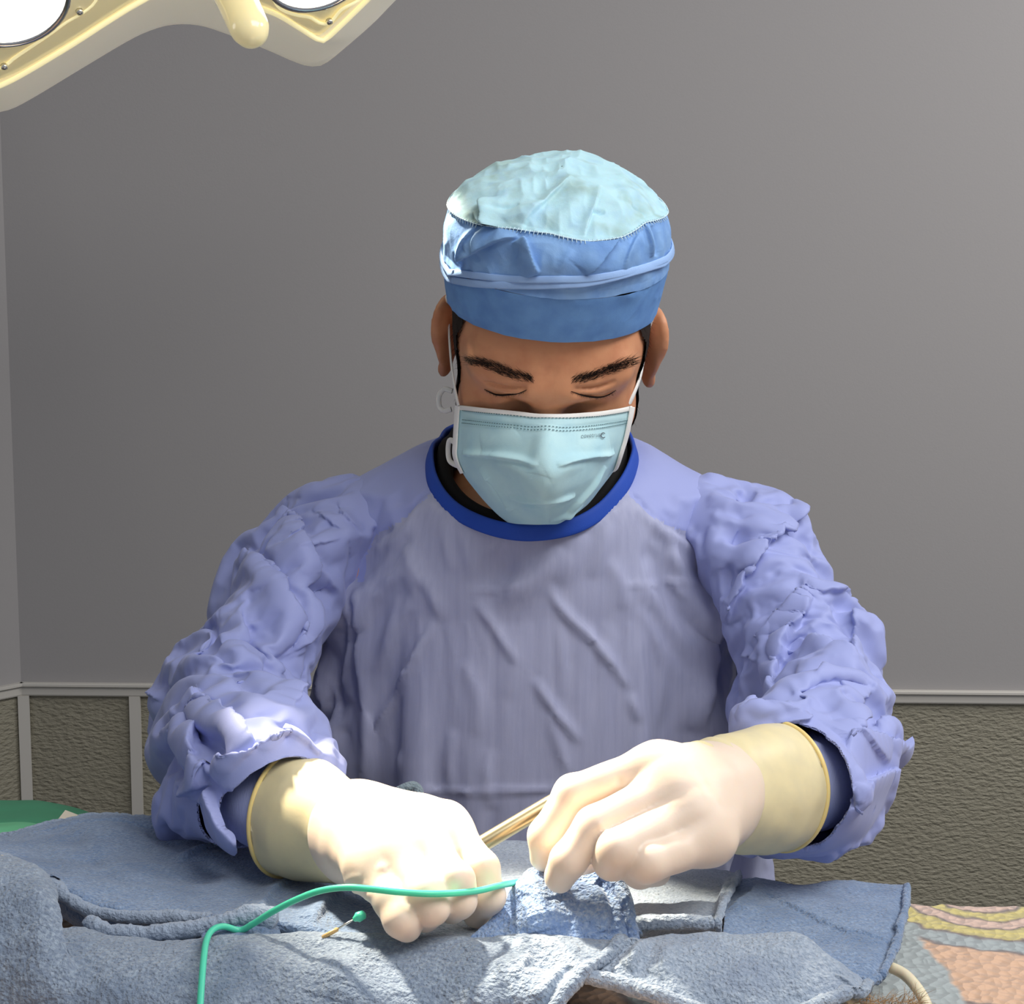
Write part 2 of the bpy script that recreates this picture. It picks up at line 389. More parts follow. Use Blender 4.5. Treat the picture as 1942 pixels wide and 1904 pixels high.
def LP(u, v, back=0.0): return on_plane(u, v, LAMP_P-LAMP_N*back, LAMP_N)
# outer rim (set back) and the edge of the clear cover in front
outer = [(-30, 214), (12, 210), (55, 190), (150, 133), (232, 84), (275, 62), (320, 48), (368, 47), (412, 58), (500, 92), (560, 118), (590, 126), (616, 121), (660, 86), (710, 42), (770, -18), (900, -130),
         (960, -260), (900, -420), (700, -520), (420, -560), (100, -540), (-200, -420), (-330, -200), (-300, 0), (-220, 130), (-110, 205)]
inner = [(-30, 172), (2, 160), (45, 138), (135, 84), (200, 42), (255, 8), (300, -14), (352, -24), (410, -6), (510, 20), (565, 50), (596, 70), (612, 76), (632, 60), (680, 14), (725, -30), (850, -150),
         (900, -260), (850, -390), (680, -470), (420, -505), (120, -490), (-160, -390), (-270, -200), (-250, -20), (-190, 90), (-100, 165)]
def resamp(px, n):
    q = np.array(px+[px[0]], float); return crom(q, n+1)[:-1]
NO = 220
ro, ri = resamp(outer, NO), resamp(inner, NO)
rows = []
ob = np.array([LP(u, v, 0.026) for u, v in ro]); ib = np.array([LP(u, v, 0.0) for u, v in ri])
cen = ob.mean(0)
rows.append(cen+(ob-cen)*0.93-LAMP_N*0.03); rows.append(ob-LAMP_N*0.018+(ob-cen)*-0.01); rows.append(ob)
for t in (0.12, 0.4, 0.75, 0.95): rows.append(ob+(ib-ob)*t+LAMP_N*0.004*math.sin(math.pi*t))
rows.append(ib); rows.append(ib+(cen-ib)*0.02-LAMP_N*0.004)
V = np.vstack(rows+[[cen-LAMP_N*0.05]]); Fq = [tuple(f) for f in grid_faces(len(rows), NO, True)]
k = len(V)-1; Fq += [(k, (j+1) % NO, j) for j in range(NO)]
mesh_obj('housing', V, Fq, M_LAMP, lamp)
# clear cover plate, slightly domed, with two raised bezels running round each pod
ibc = ib.mean(0); rr = [ib+(ibc-ib)*0.018-LAMP_N*0.003]
for t in (0.06, 0.16, 0.3, 0.55, 0.8): rr.append(ib+(ibc-ib)*t+LAMP_N*0.004*math.sin(min(1, t*2)*math.pi/2))
V = np.vstack(rr+[[ibc+LAMP_N*0.004]]); Fq = [tuple(f) for f in grid_faces(len(rr), NO, True)]; k = len(V)-1
Fq += [(k, (len(rr)-1)*NO+j, (len(rr)-1)*NO+(j+1) % NO) for j in range(NO)]
mesh_obj('cover', V, Fq, M_LAMPC, lamp)
g = MB(); g.tube(np.vstack([ib, ib[:1]])+LAMP_N*0.001, 0.0022, 8, False); g.build('glow_edge', M_GUIDE, lamp, label='glowing yellow cover edge')
e1 = np.cross(LAMP_N, [0, 0, 1.0]); e1 /= np.linalg.norm(e1); e2 = np.cross(LAMP_N, e1)
def ring(c, r, n=48): a = np.linspace(0, 2*math.pi, n, endpoint=False); return c+r*(np.cos(a)[:, None]*e1+np.sin(a)[:, None]*e2)
for pc, r in ((POD[0], 0.0435), (POD[1], 0.0430)):
    c = pc+LAMP_N*0.006
    prof = [(r*1.13, -0.004), (r*1.1, 0.0015), (r*1.04, 0.002), (r*1.0, -0.001)]
    V = np.vstack([ring(c, q)+LAMP_N*z for q, z in prof]); rf = mesh_obj('reflector', V, grid_faces(4, 48, True), M_CHROME, lamp)
    prof = [(r*1.0, 0.0), (r*0.8, 0.003), (r*0.5, 0.005), (r*0.2, 0.006)]
    V = np.vstack([ring(c, q)+LAMP_N*z for q, z in prof]+[[c+LAMP_N*0.006]]); Fq = [tuple(f) for f in grid_faces(4, 48, True)]+[(192, 144+j, 144+(j+1) % 48) for j in range(48)]
    mesh_obj('lens', V, Fq, M_LENS, lamp, label='round glowing lens')
for px in ([(-60, 128), (0, 129), (30, 108), (95, 64), (125, 42), (165, 18), (185, -10), (190, -80), (120, -150), (0, -165), (-120, -120), (-150, -20), (-110, 90), (-60, 128)],
           [(500, -60), (517, -6), (533, 17), (560, 28), (588, 33), (607, 44), (626, 43), (648, 18), (690, -6), (740, -60), (730, -150), (620, -200), (530, -160), (500, -60)]):
    tr = MB(); tr.tube(np.array([LP(u, v, -0.003) for u, v in crom(px, 90)]), 0.0014, 8, False); tr.build('glow_line', M_GUIDE, lamp, label='glowing yellow moulding around a lens')
for u, v in ((148, 14), (5, 118), (621, 33)):
    m = MB(); p = LP(u, v)+LAMP_N*0.004; m.tube([p, p+LAMP_N*0.003], [0.0032, 0.0026], 10); m.build('screw', M_SCREW, lamp)
h0 = LP(425, -55); hd = P(479, 66, 1.16)-h0
pts = [h0+hd*t for t in (-0.15, 0.0, 0.25, 0.5, 0.75, 0.9, 0.97, 1.03)]
m = MB(); m.tube(pts, [0.0173, 0.0173, 0.0167, 0.0159, 0.0155, 0.0151, 0.013, 0.0077], 32); hnd = m.build('handle', M_LAMPC, lamp)
# suspension arm out of the picture, up to the ceiling
m = MB(); top = cen-LAMP_N*0.05; m.tube(crom([top, top+np.array([-0.05, 0.1, 0.12]), top+np.array([-0.25, 0.2, 0.45]), np.array([top[0]-0.3, top[1]+0.2, 2.75])], 24), 0.02, 16); m.build('arm', M_LAMP, lamp)
# ================================================================== the surgeon: body
HA = math.radians(35); HC = P(1041, 655, 1.24)
HB = math.radians(2.6)
HR = np.array([[math.cos(HB), 0, math.sin(HB)], [0, 1, 0], [-math.sin(HB), 0, math.cos(HB)]]) @ np.array([[1, 0, 0], [0, math.cos(HA), -math.sin(HA)], [0, math.sin(HA), math.cos(HA)]])   # tips the face down
def H(x, y, z): return HC + HR @ np.array([x, y, z], float)
def Hl(V): return (np.asarray(V)-HC) @ HR
person = empty('person', (HC[0], HC[1]+0.08, 0.0), 'surgeon in blue gown, cap and mask bending over the draped table', 'person')
M_SKIN = mat('skin', lin(206, 146, 108), 0.45, spec=0.35, sss=0.12, bump=[('noise', 900, 0.12, 0.0006)], var=[('noise', 60, lin(190, 126, 92), 0.45, 0.8)])
M_HAIR = mat('dark_hair', lin(40, 32, 29), 0.75, spec=0.12, bump=[('noise', (900, 900, 200), 0.6, 0.001)])
def local(fn_box, fn): return fn
fld = Field(HC-np.array([0.125, 0.19, 0.20]), HC+np.array([0.125, 0.17, 0.16]), 0.0019)
def hell(c, r, k=0.0, op='add', tilt=None):
    R = HR if tilt is None else HR @ tilt
    fld.ell(H(*c), r, k, op, R)
def hcone(a, b, ra, rb, k=0.0, op='add'): fld.cone(H(*a), H(*b), ra, rb, k, op)
hell((0, .012, .042), (.0775, .098, .097))
hell((0, -.045, .03), (.066, .051, .05), .03)
hell((0, -.042, -.03), (.060, .050, .062), .03)
hell((0, -.032, -.07), (.052, .053, .05), .03)
hell((0, -.073, -.095), (.024, .02, .02), .02)
for sx in (-1, 1):
    hell((sx*.043, -.06, -.018), (.023, .024, .02), .025)
    hcone((sx*.013, -.0945, .031), (sx*.05, -.077, .037), .0095, .009, .018)
    hell((sx*.031, -.104, .006), (.021, .014, .0125), .014, 'sub')
    hell((sx*.032, -.0775, .0035), (.0165, .0158, .0145), .005)
hcone((0, -.095, .016), (0, -.12, -.026), .0085, .0125, .012)
hell((0, -.121, -.03), (.0125, .011, .0105), .008)
for sx in (-1, 1):
    hell((sx*.013, -.109, -.031), (.0085, .0105, .0085), .006)
    hell((sx*.008, -.052-.058, -.043), (.004, .005, .003), .003, 'sub')
hell((0, -.093, -.062), (.024, .010, .006), .006); hell((0, -.091, -.071), (.02, .009, .006), .006)
# ears: a leaning shell with a rolled rim and a hollow
for sx in (-1, 1):
    c, s_ = math.cos(sx*0.42), math.sin(sx*0.42); T = np.array([[c, -s_, 0], [s_, c, 0], [0, 0, 1]])
    e = lambda x, y, z: (T @ np.array([x*sx, y, z]))+np.array([sx*.082, .008, -.002])
    hell(tuple(e(0, 0, 0)), (.0055, .019, .031), .006, tilt=T)
    rim = [(.002, -.012, -.006), (.0035, -.017, .012), (.0045, -.010, .028), (.0055, .006, .031), (.006, .018, .020), (.005, .018, .0), (.003, .010, -.018), (.001, -.004, -.030)]
    rim = crom(rim, 22)
    for a, b in zip(rim, rim[1:]): hcone(tuple(e(*a)), tuple(e(*b)), .0037, .0037, .002)
    hell(tuple(e(.001, -.004, -.030)), (.0048, .008, .009), .004, tilt=T)
    hell(tuple(e(.0075, -.003, -.004)), (.0065, .0085, .0125), .003, 'sub', tilt=T)
NB = P(1013, 930, 1.375)
fld.cone(H(0, .03, -.05), NB, .057, .062, .03)
V, Q = fld.mesh(3)
sc = Sculpt(V, Q)
# eyelids, lash lines, under-eye folds, frown, from where they sit on the face
sc.stroke([(912, 724), (930, 731), (955, 737), (985, 737), (1003, 734)], .0020, -.0046, 'fold', .3, .5)
sc.stroke([(1082, 737), (1105, 739), (1135, 737), (1160, 729), (1172, 720)], .0020, -.0046, 'fold', .3, .5)
sc.stroke([(918, 738), (935, 748), (958, 752), (985, 747), (1002, 739)], .0013, -.0030, 'groove', .25)
sc.stroke([(1080, 741), (1103, 749), (1130, 753), (1152, 750), (1168, 740)], .0013, -.0030, 'groove', .25)
sc.stroke([(925, 752), (950, 763), (985, 761), (1008, 750)], .0022, .0010, 'ridge', .4)
sc.stroke([(1080, 752), (1105, 763), (1138, 765), (1162, 754)], .0022, .0010, 'ridge', .4)
sc.stroke([(930, 762), (960, 773), (995, 768)], .002, -.0011, 'groove', .4)
sc.stroke([(1088, 768), (1115, 775), (1150, 768)], .002, -.0011, 'groove', .4)
sc.stroke([(1033, 690), (1032, 712)], .0016, -.0009, 'groove'); sc.stroke([(1052, 692), (1052, 714)], .0016, -.0007, 'groove')
V = sc.done(2)
headV, headQ = V, Q
# torso, arms and legs under the clothes, coarser
SL, SR = P(640, 1085, 1.34), P(1375, 1085, 1.34)
ARM = {-1: [(640, 1040, 1.335), (570, 1100, 1.30), (465, 1290, 1.22), (430, 1380, 1.15), (505, 1525, 1.01), (540, 1548, .995)], 1: [(1370, 1040, 1.335), (1440, 1100, 1.28), (1525, 1250, 1.22), (1570, 1390, 1.13), (1500, 1490, 1.0), (1480, 1493, .985)]}
fb = Field(np.array([-0.42, 0.75, -0.02]), np.array([0.45, 1.62, 1.50]), 0.009)
def wz(p, z): return np.array([p[0], p[1], z])
px0 = HC[0]-0.01; TY = 1.345
fb.cone((px0, TY, 1.33), (px0, TY-0.02, 1.08), .112, .105, .0, flat=(np.array([1.0, 0, 0]), 1.35))
fb.cone((px0, TY-0.02, 1.08), (px0, TY, 0.88), .105, .115, .03, flat=(np.array([1.0, 0, 0]), 1.3))
fb.cone(NB, (px0, TY, 1.36), .06, .09, .04)
for s_, sh, el, wr in ((-1, SL, P(432, 1372, 1.16), P(540, 1548, .995)), (1, SR, P(1565, 1380, 1.14), P(1490, 1492, .985))):
    fb.cone((px0+s_*.05, TY, 1.36), sh, .055, .040, .03); ch = [P(*q) for q in ARM[s_]]; fb.cone(ch[0], ch[1], .038, .030, .02)
    for a_, b_ in zip(ch[1:], ch[2:]): fb.cone(a_, b_, .025, .022, .01)
    hip = np.array([px0+s_*.085, TY, .88]); kn = np.array([px0+s_*.09, TY-.01, .47]); an = np.array([px0+s_*.095, TY+.02, .09])
    fb.cone(hip, kn, .085, .055, .03); fb.cone(kn, an, .053, .036, .02); fb.cone(an, an+np.array([s_*.02, -.12, -.055]), .04, .032, .02)
bV, bQ = fb.mesh(2); bV[:, 2] = np.maximum(bV[:, 2], 0.0)
body = mesh_obj('body', np.vstack([headV, bV]), np.vstack([headQ, bQ+len(headV)]), M_SKIN, person)
# ------------------------------------------------------------------ hair: sideburns and beard shell, brows, lashes
hl = Hl(headV); hN = normals(headV, headQ)
def shell(name, mask, thick, m, parent=person):
    fq = headQ[mask[headQ].all(1)]; ids = np.unique(fq); mp = -np.ones(len(headV), int); mp[ids] = np.arange(len(ids))
    return headV[ids]+hN[ids]*thick[ids][:, None], mp[fq], ids
x, y, z = hl.T; ax_ = np.abs(x)
nz = noise(headV, 160, 3)*.003
# beard along the jaw and sideburn up to the cap, in front of the ears
front = -0.052+0.35*np.clip(-z-.01, 0, 1)*-1+nz                      # the beard's front edge on the cheek
bm = (ax_ > .045) & (y > front) & (y < -.012+nz) & (z < .06) & (z > -.1)
bm |= (z < -.045+nz) & (y < .0) & (z > -.125) & (y > -.2) & (ax_ > .02)
th = np.full(len(headV), .0022)+nz*.2
hv, hq, ids = shell('beard', bm, th, M_HAIR)
def strands(roots, dirs, L, r, curl, down):
    """tapering hairs, each a bent three-sided spike"""
    Vv, Fs = [], []; n = 0
    for p, d, l in zip(roots, dirs, L):
        d = d/np.linalg.norm(d); a = np.cross(d, [0.3, 0.5, 0.8]); a /= np.linalg.norm(a); b = np.cross(d, a); c = down
        for t in (0, .4, .75, 1.0):
            q = p+d*l*t+c*l*t*t*curl; w = r*(1-.92*t)
            for k in range(3): Vv.append(q+w*(math.cos(k*2.094)*a+math.sin(k*2.094)*b))
        for s_ in range(3):
            for k in range(3): Fs.append((n+s_*3+k, n+s_*3+(k+1) % 3, n+s_*3+3+(k+1) % 3, n+s_*3+3+k))
        n += 12
    return np.array(Vv), Fs
mb = MB(); mb.add(hv, hq)
pick = rng.choice(ids, 1500)
dr = hN[pick]*0.7+HR @ np.array([0, 0.2, -1.0])+rng.normal(0, .35, (1500, 3))
sv, sf = strands(headV[pick], dr, rng.uniform(.003, .0085, 1500), .00022, .3, HR @ np.array([0, -.3, -1.0])); mb.add(sv, sf)
mb.build('beard', M_HAIR, person)
hm = (y > .03) & (z > -.055-.2*(y-.03)) & (ax_ < .085) & (z < .045)
hm &= ~((ax_ > .079) & (y < .035))
hv, hq, ids = shell('hair', hm, np.full(len(headV), .003), M_HAIR)
mesh_obj('hair', hv, hq, M_HAIR, person)
SK = Sculpt(headV, headQ)
def brow(name, top, bot, n, flow):
    t = rng.uniform(0, 1, n); s_ = rng.uniform(0, 1, n); a = crom(top, 60); b = crom(bot, 60); R, D = [], []
    for ti, si in zip(t, s_):
        i = min(58, int(ti*59)); uv = a[i]*(1-si)+b[i]*si; k = SK.find(*uv); R.append(P(uv[0], uv[1], 1.0)); 
        base = SK.V[k]; R[-1] = base; f = flow(ti); g = (P(uv[0]+f[0]*30, uv[1]+f[1]*30, 1.17)-P(uv[0], uv[1], 1.17)); g /= np.linalg.norm(g)
        D.append(g+SK.N[k]*.28+rng.normal(0, .18, 3))
    R = np.array(R)+rng.normal(0, .0007, (n, 3)); sv, sf = strands(R, np.array(D), rng.uniform(.004, .0085, n), .00016, .0, np.zeros(3))
    return mesh_obj(name, sv, sf, M_HAIR, person)
brow('eyebrow', [(886, 678), (925, 684), (970, 701), (1010, 716)], [(890, 688), (925, 700), (970, 717), (1016, 724)], 640, lambda t: (-1, -.35-.5*t))
brow('eyebrow', [(1204, 678), (1165, 690), (1125, 705), (1083, 719)], [(1202, 692), (1165, 704), (1125, 719), (1080, 727)], 640, lambda t: (1, -.35-.5*t))
M_EYE = mat('eye', lin(48, 34, 30), 0.15, spec=0.6)
def lash(name, px):
    q = crom(px, 40); R = [SK.V[SK.find(*p)]+SK.N[SK.find(*p)]*.0003 for p in q]; m = MB(); R = np.array(R)
    for _ in range(40): R[1:-1] = (R[:-2]+2*R[1:-1]+R[2:])/4
    m.tube(R, .0002+.0005*np.sin(np.linspace(0, math.pi, 40)), 6)
    i = rng.integers(0, 40, 70); dn = np.array([0, -.5, -.85])
    sv, sf = strands(R[i], np.array([dn+np.array([(0.8 if px[0][0] > 1041 else -0.8)*(j/40-.5), 0, 0]) for j in i])+rng.normal(0, .10, (70, 3)), rng.uniform(.0018, .0034, 70), .00013, .15, np.array([0, -1.0, .4])); m.add(sv, sf)
    m.build(name, M_HAIR, person)
lash('eyelashes', [(919, 739), (936, 748), (958, 752), (984, 747), (999, 740)])
lash('eyelashes', [(1083, 742), (1104, 750), (1130, 754), (1152, 751), (1167, 741)])
# ================================================================== cap
M_CAPB = mat('cap_band_fabric', lin(112, 160, 218), 0.7, spec=0.25, bump=[('noise', 1500, 0.25, 0.0006), ('noise', 90, 0.15, 0.002)], var=[('noise', 70, lin(98, 144, 206), 0.35, 0.75)])
M_CAPS = mat('cap_side_fabric', lin(134, 174, 222), 0.65, spec=0.25, bump=[('noise', 1500, 0.25, 0.0006), ('noise', 130, 0.25, 0.002)], var=[('noise', 45, lin(112, 154, 212), 0.35, 0.7)])
M_CAPC = mat('cap_crown_fabric', lin(178, 216, 226), 0.6, spec=0.25, sss=0.1, bump=[('noise', 1500, 0.25, 0.0006), ('noise', 120, 0.3, 0.002)], var=[('noise', 38, lin(150, 178, 172), 0.5, 0.78), ('noise', 60, lin(160, 200, 222), 0.5, 0.8)])
M_TIE = mat('cap_tie_fabric', lin(150, 184, 232), 0.6, bump=[('noise', 900, 0.2, 0.0006)])
M_THREAD = mat('thread_white', lin(205, 230, 240), 0.7)
cap = empty('surgical_cap', H(0, 0, .05)); cap.parent = person; cap.location = Vector(H(0, 0, .05))-person.location
HH = [(0, .0835, .1055), (.012, .0852, .1065), (.046, .0885, .107), (.062, .0888, .106), (.078, .0872, .102), (.092, .082, .093), (.104, .073, .081), (.114, .060, .066), (.121, .044, .048), (.125, .026, .028), (.1265, .012, .013), (.127, .0005, .0005)]
ha = np.array(HH); TT = np.linspace(0, 1, len(HH))
def cap_pt(t, ph):
    h, rx, ry = (np.interp(t, TT, ha[:, k]) for k in range(3))
    yy = .010-ry*np.cos(ph); xx = rx*np.sin(ph); f = 1-.75*t
    return np.stack([xx, yy, .040-.37*yy*f-.01*(1-f)+h*1.0+0*ph], -1)
hs = np.linspace(0, 1, 400); _sm = np.stack([np.interp(hs, TT, ha[:, k]) for k in range(3)], 1)
for _ in range(220): _sm[1:-1] = (_sm[:-2]+2*_sm[1:-1]+_sm[2:])/4
ha = _sm; TT = hs
NP = 480; PH = np.linspace(-math.pi, math.pi, NP, endpoint=False)
def cap_grid(t0, t1, nr):
    s_ = np.linspace(0, 1, nr)[:, None]; t = t0[None]*(1-s_)+t1[None]*s_
    return np.vstack([HC+cap_pt(t[i], PH) @ HR.T for i in range(nr)])
one = np.ones(NP); TB = float(np.interp(.046, ha[:, 0], TT))
# where the crown is sewn on: low in front, climbing to the sides
hseam = np.interp(PH, [-3.2, -1.6, -.9, -.45, -.1, .25, .6, .95, 1.6, 3.2], [.088, .086, .094, .1005, .1015, .0965, .0965, .1005, .090, .088])
for _ in range(12): hseam = (np.roll(hseam, 1)+2*hseam+np.roll(hseam, -1))/4
ts = np.interp(hseam, ha[:, 0], TT)
def sculpt_grid(V, nr): return Sculpt(V, grid_faces(nr, NP, True)[:, ::-1])
def orient(V, Fq, c):
    n = np.cross(V[Fq[:, 1]]-V[Fq[:, 0]], V[Fq[:, 2]]-V[Fq[:, 0]]); m = V[Fq].mean(1)-c
    return Fq if (n*m).sum() > 0 else Fq[:, ::-1]
cc = H(0, .01, .06)
def capmesh(name, t0, t1, nr, m, strokes, nz_, label=None, rim=False, am_f=0.0):
    V = cap_grid(t0, t1, nr); Fq = orient(V, grid_faces(nr, NP, True), cc); s_ = Sculpt(V, Fq)
    for fq, am, sd in nz_: s_.off += am*(1-2*np.abs(noise(V, fq, sd)))
    s_.off += am_f*(facet(V+.008*np.stack([noise(V, 30, 7+k) for k in range(3)], 1), 24, 300+nr, 1.2)-.35)*np.clip(np.arange(len(V))//NP/8., 0, 1)
    for a in strokes:
        a = list(a); a[2] *= 1.5; s_.stroke(*a, **({'over': .5} if len(a) > 3 and a[3] == 'fold' else {}))
    V = s_.done(1)
    if rim:                                              # turn the lower edge in
        V[:NP] += (cc-V[:NP])*0.02
    return mesh_obj(name, V, Fq, m, cap, label=label), V, Fq
band, bandV, bandQ = capmesh('band', 0*one, one*TB, 56, M_CAPB, [([(858, 560), (880, 566), (905, 562)], .004, .0008), ([(862, 585), (885, 597), (920, 605)], .004, .0009), ([(870, 572), (900, 585)], .003, .0008), ([(1150, 545), (1190, 560), (1230, 555)], .006, .0006)], [(60, .0004, 5)], rim=True)
SIDE = [([(862, 500), (905, 478), (950, 458), (988, 446)], .007, .0050, 'fold', .3, .25), ([(1020, 524), (1008, 495), (998, 468), (988, 448)], .010, .0055, 'fold', .3, .16), ([(1108, 522), (1130, 492), (1155, 462), (1180, 432)], .012, .0055, 'fold', .3, .16),
        ([(925, 520), (960, 495), (985, 470)], .01, -.003, 'groove'), ([(1222, 420), (1232, 455), (1238, 490)], .006, .0035, 'fold'), ([(1250, 490), (1247, 455), (1235, 425)], .004, -.003, 'groove'), ([(868, 495), (880, 460), (905, 425)], .004, .003, 'fold'),
        ([(905, 500), (890, 470), (900, 440)], .003, -.002, 'groove'), ([(1085, 470), (1068, 500), (1060, 520)], .003, .0015), ([(1215, 440), (1190, 480), (1180, 515)], .006, .0025, 'fold'), ([(880, 470), (915, 440), (930, 420)], .004, .003, 'ridge')]
side, sideV, sideQ = capmesh('side_panel', one*TB, ts, 80, M_CAPS, SIDE, [((50, 50, 50), .0009, 4), ((130, 130, 60), .0004, 9)], am_f=.0026)
CROWN = [([(920, 372), (925, 400), (935, 440)], .006, .0060, 'fold', .3, .2), ([(900, 400), (915, 420), (940, 438)], .004, .004, 'fold'), ([(985, 440), (1000, 410), (1045, 365), (1090, 335)], .005, .0025, 'fold', .4, .4), ([(1105, 455), (1115, 420), (1130, 380), (1140, 350)], .003, .0018, 'fold', .4, .35),
         ([(930, 395), (965, 388), (985, 380)], .0025, -.0022, 'groove'), ([(960, 425), (990, 400), (1020, 370)], .007, .002), ([(1120, 400), (1150, 398)], .002, -.0018, 'groove'), ([(1040, 430), (1080, 395), (1120, 345)], .006, .0016), ([(1200, 385), (1225, 395), (1232, 410)], .003, -.002, 'groove'), ([(940, 360), (1000, 345), (1040, 335)], .006, .0015)]
crown, crownV, crownQ = capmesh('crown', ts, one, 110, M_CAPC, CROWN, [((42, 42, 42), .0014, 14), ((110, 50, 80), .0007, 15)], am_f=.0048)
# overlock stitches over the seam, tie bands round the cap
S2 = Sculpt(np.vstack([bandV, sideV, crownV]), np.vstack([bandQ, sideQ+len(bandV), crownQ+len(bandV)+len(sideV)]))
mb = MB(); seam = HC+cap_pt(ts, PH) @ HR.T
for j in np.flatnonzero(np.abs(PH) < 1.35)[::3]:
    n = seam[j]-cc; n /= np.linalg.norm(n); up = crownV[NP*3+j]-seam[j]; up /= np.linalg.norm(up)
    mb.tube([seam[j]+n*.0012-up*.0030, seam[j]+n*.0018, seam[j]+n*.0010+up*.0012], .00032, 5)
q = seam+((seam-cc)/np.linalg.norm(seam-cc, axis=1)[:, None])*.0012
mb.tube(np.vstack([q, q[:1]]), .0005, 5, False); mb.build('seam_stitching', M_THREAD, cap)
def ribbon(pts, nrm, w, t, n=12):
    """a flat band: wide axis across the path in the surface, thin axis along the normals"""
    p = np.asarray(pts); T = np.gradient(p, axis=0); T /= np.linalg.norm(T, axis=1)[:, None]
    nrm = nrm-(nrm*T).sum(1)[:, None]*T; nrm /= np.linalg.norm(nrm, axis=1)[:, None]; b = np.cross(T, nrm); a = np.linspace(0, 2*math.pi, n, endpoint=False)
    c = np.sign(np.cos(a))*np.abs(np.cos(a))**.6; s_ = np.sign(np.sin(a))*np.abs(np.sin(a))**.8
    w = np.broadcast_to(np.asarray(w, float), (len(p),)); 
    V = np.vstack([p[i]+b[i]*(w[i]/2)*c[:, None]+nrm[i]*(t/2)*s_[:, None] for i in range(len(p))])
    Fs = [tuple(f) for f in grid_faces(len(p), n, True)]+[tuple(range(n))[::-1], tuple(range((len(p)-1)*n, len(p)*n))]
    return V, Fs
def band_path(px, lift, n=70):
    q = crom(px, n); i = [S2.find(*p) for p in q]; L = S2.B[i]
    for _ in range(4): L[1:-1] = (L[:-2]+2*L[1:-1]+L[2:])/4
    N_ = L-cc; N_ /= np.linalg.norm(N_, axis=1)[:, None]; return L+N_*lift, N_
mb = MB()
_t, _p = np.meshgrid(np.linspace(.02, .7, 140), np.linspace(-math.pi, math.pi, 360), indexing='ij'); _g = cap_pt(_t.ravel(), _p.ravel())
def cap_tp(w):
    k = np.argmin(((_g-Hl(w))**2).sum(1)); return _t.ravel()[k], _p.ravel()[k]
for px, w, lf in (([(853, 517), (890, 521), (960, 529), (1040, 530), (1110, 529), (1170, 520), (1215, 509), (1256, 495)], .0052, .0012), ([(852, 529), (890, 536), (960, 541), (1040, 541), (1110, 537), (1160, 527), (1210, 513), (1257, 499)], .0056, .0016)):
    L, N_ = band_path(px, lf); (ta, pa), (tb, pb) = cap_tp(L[0]), cap_tp(L[-1]); f = np.linspace(0, 1, 60)[1:-1]
    bk = HC+cap_pt(tb+(ta-tb)*f, pb+(pa+2*math.pi-pb)*f) @ HR.T; bn = bk-cc; bn /= np.linalg.norm(bn, axis=1)[:, None]
    L = np.vstack([L, bk+bn*lf, L[:3]]); N_ = np.vstack([N_, bn, N_[:3]]); L[68:74] = L[68:74]; vv, ff = ribbon(L, N_, w, .0014); mb.add(vv, ff)
mb.build('tie_band', M_TIE, cap, label='pale blue tie band round the cap')
# ================================================================== face mask
M_MASK = mat('mask_fabric', lin(188, 226, 232), 0.7, spec=0.2, sss=0.15, sss_r=(.8, 1, 1), bump=[('noise', 1700, 0.2, 0.0005), ('noise', 120, 0.12, 0.002)], var=[('noise', 45, lin(172, 214, 226), 0.4, 0.75)])
M_MWHITE = mat('mask_binding', lin(232, 232, 228), 0.75, bump=[('noise', 1500, 0.2, 0.0005)])
M_INK = mat('stitch_teal', lin(86, 120, 126), 0.8)
M_PRINT = mat('print_ink', lin(92, 108, 116), 0.8)
fmask = empty('face_mask', P(1040, 880, 1.15)); fmask.parent = person; fmask.location = Vector(P(1040, 880, 1.15))-person.location
rows = [[(868, 768, 1.196), (903, 772, 1.176), (960, 778, 1.160), (1041, 785, 1.146), (1120, 782, 1.158), (1168, 776, 1.168), (1199, 770, 1.180)],
        [(866, 800, 1.198), (903, 804, 1.176), (960, 810, 1.157), (1041, 817, 1.138), (1120, 813, 1.156), (1164, 806, 1.168), (1193, 800, 1.182)],
        [(864, 835, 1.201), (902, 840, 1.178), (960, 848, 1.154), (1040, 857, 1.131), (1118, 849, 1.153), (1160, 840, 1.170), (1185, 832, 1.186)],
        [(864, 868, 1.205), (902, 875, 1.180), (960, 886, 1.153), (1039, 897, 1.127), (1115, 885, 1.153), (1152, 875, 1.174), (1176, 865, 1.190)],
        [(880, 902, 1.208), (915, 911, 1.184), (968, 921, 1.158), (1038, 930, 1.133), (1103, 920, 1.158), (1140, 908, 1.182), (1163, 894, 1.206)],
        [(907, 938, 1.210), (937, 945, 1.190), (980, 951, 1.169), (1037, 957, 1.149), (1090, 950, 1.168), (1121, 940, 1.188), (1140, 926, 1.208)],
        [(938, 971, 1.211), (958, 974, 1.197), (993, 977, 1.180), (1037, 980, 1.165), (1078, 975, 1.180), (1100, 967, 1.195), (1114, 956, 1.209)],
        [(963, 991, 1.213), (980, 993, 1.204), (1008, 995, 1.192), (1037, 996, 1.184), (1058, 994, 1.192), (1075, 986, 1.203), (1088, 976, 1.212)]]
def net(rows, nr, nc):
    """dense grid from a coarse control net of (u, v, d)"""
    a = np.array([crom(r, nc) if False else _cr(r, nc) for r in rows]); b = np.stack([_cr(a[:, j], nr) for j in range(nc)], 1)
    return np.array([P(*q) for q in b.reshape(-1, 3)])
def _cr(p, n):
    p = np.asarray(p, float); m = len(p); q = np.vstack([2*p[0]-p[1], p, 2*p[-1]-p[-2]]); x = np.linspace(0, m-1, n); i = np.minimum(x.astype(int), m-2); t = (x-i)[:, None]
    a, b, c, d = q[i], q[i+1], q[i+2], q[i+3]; return .5*((2*b)+(c-a)*t+(2*a-5*b+4*c-d)*t*t+(3*b-a-3*c+d)*t**3)
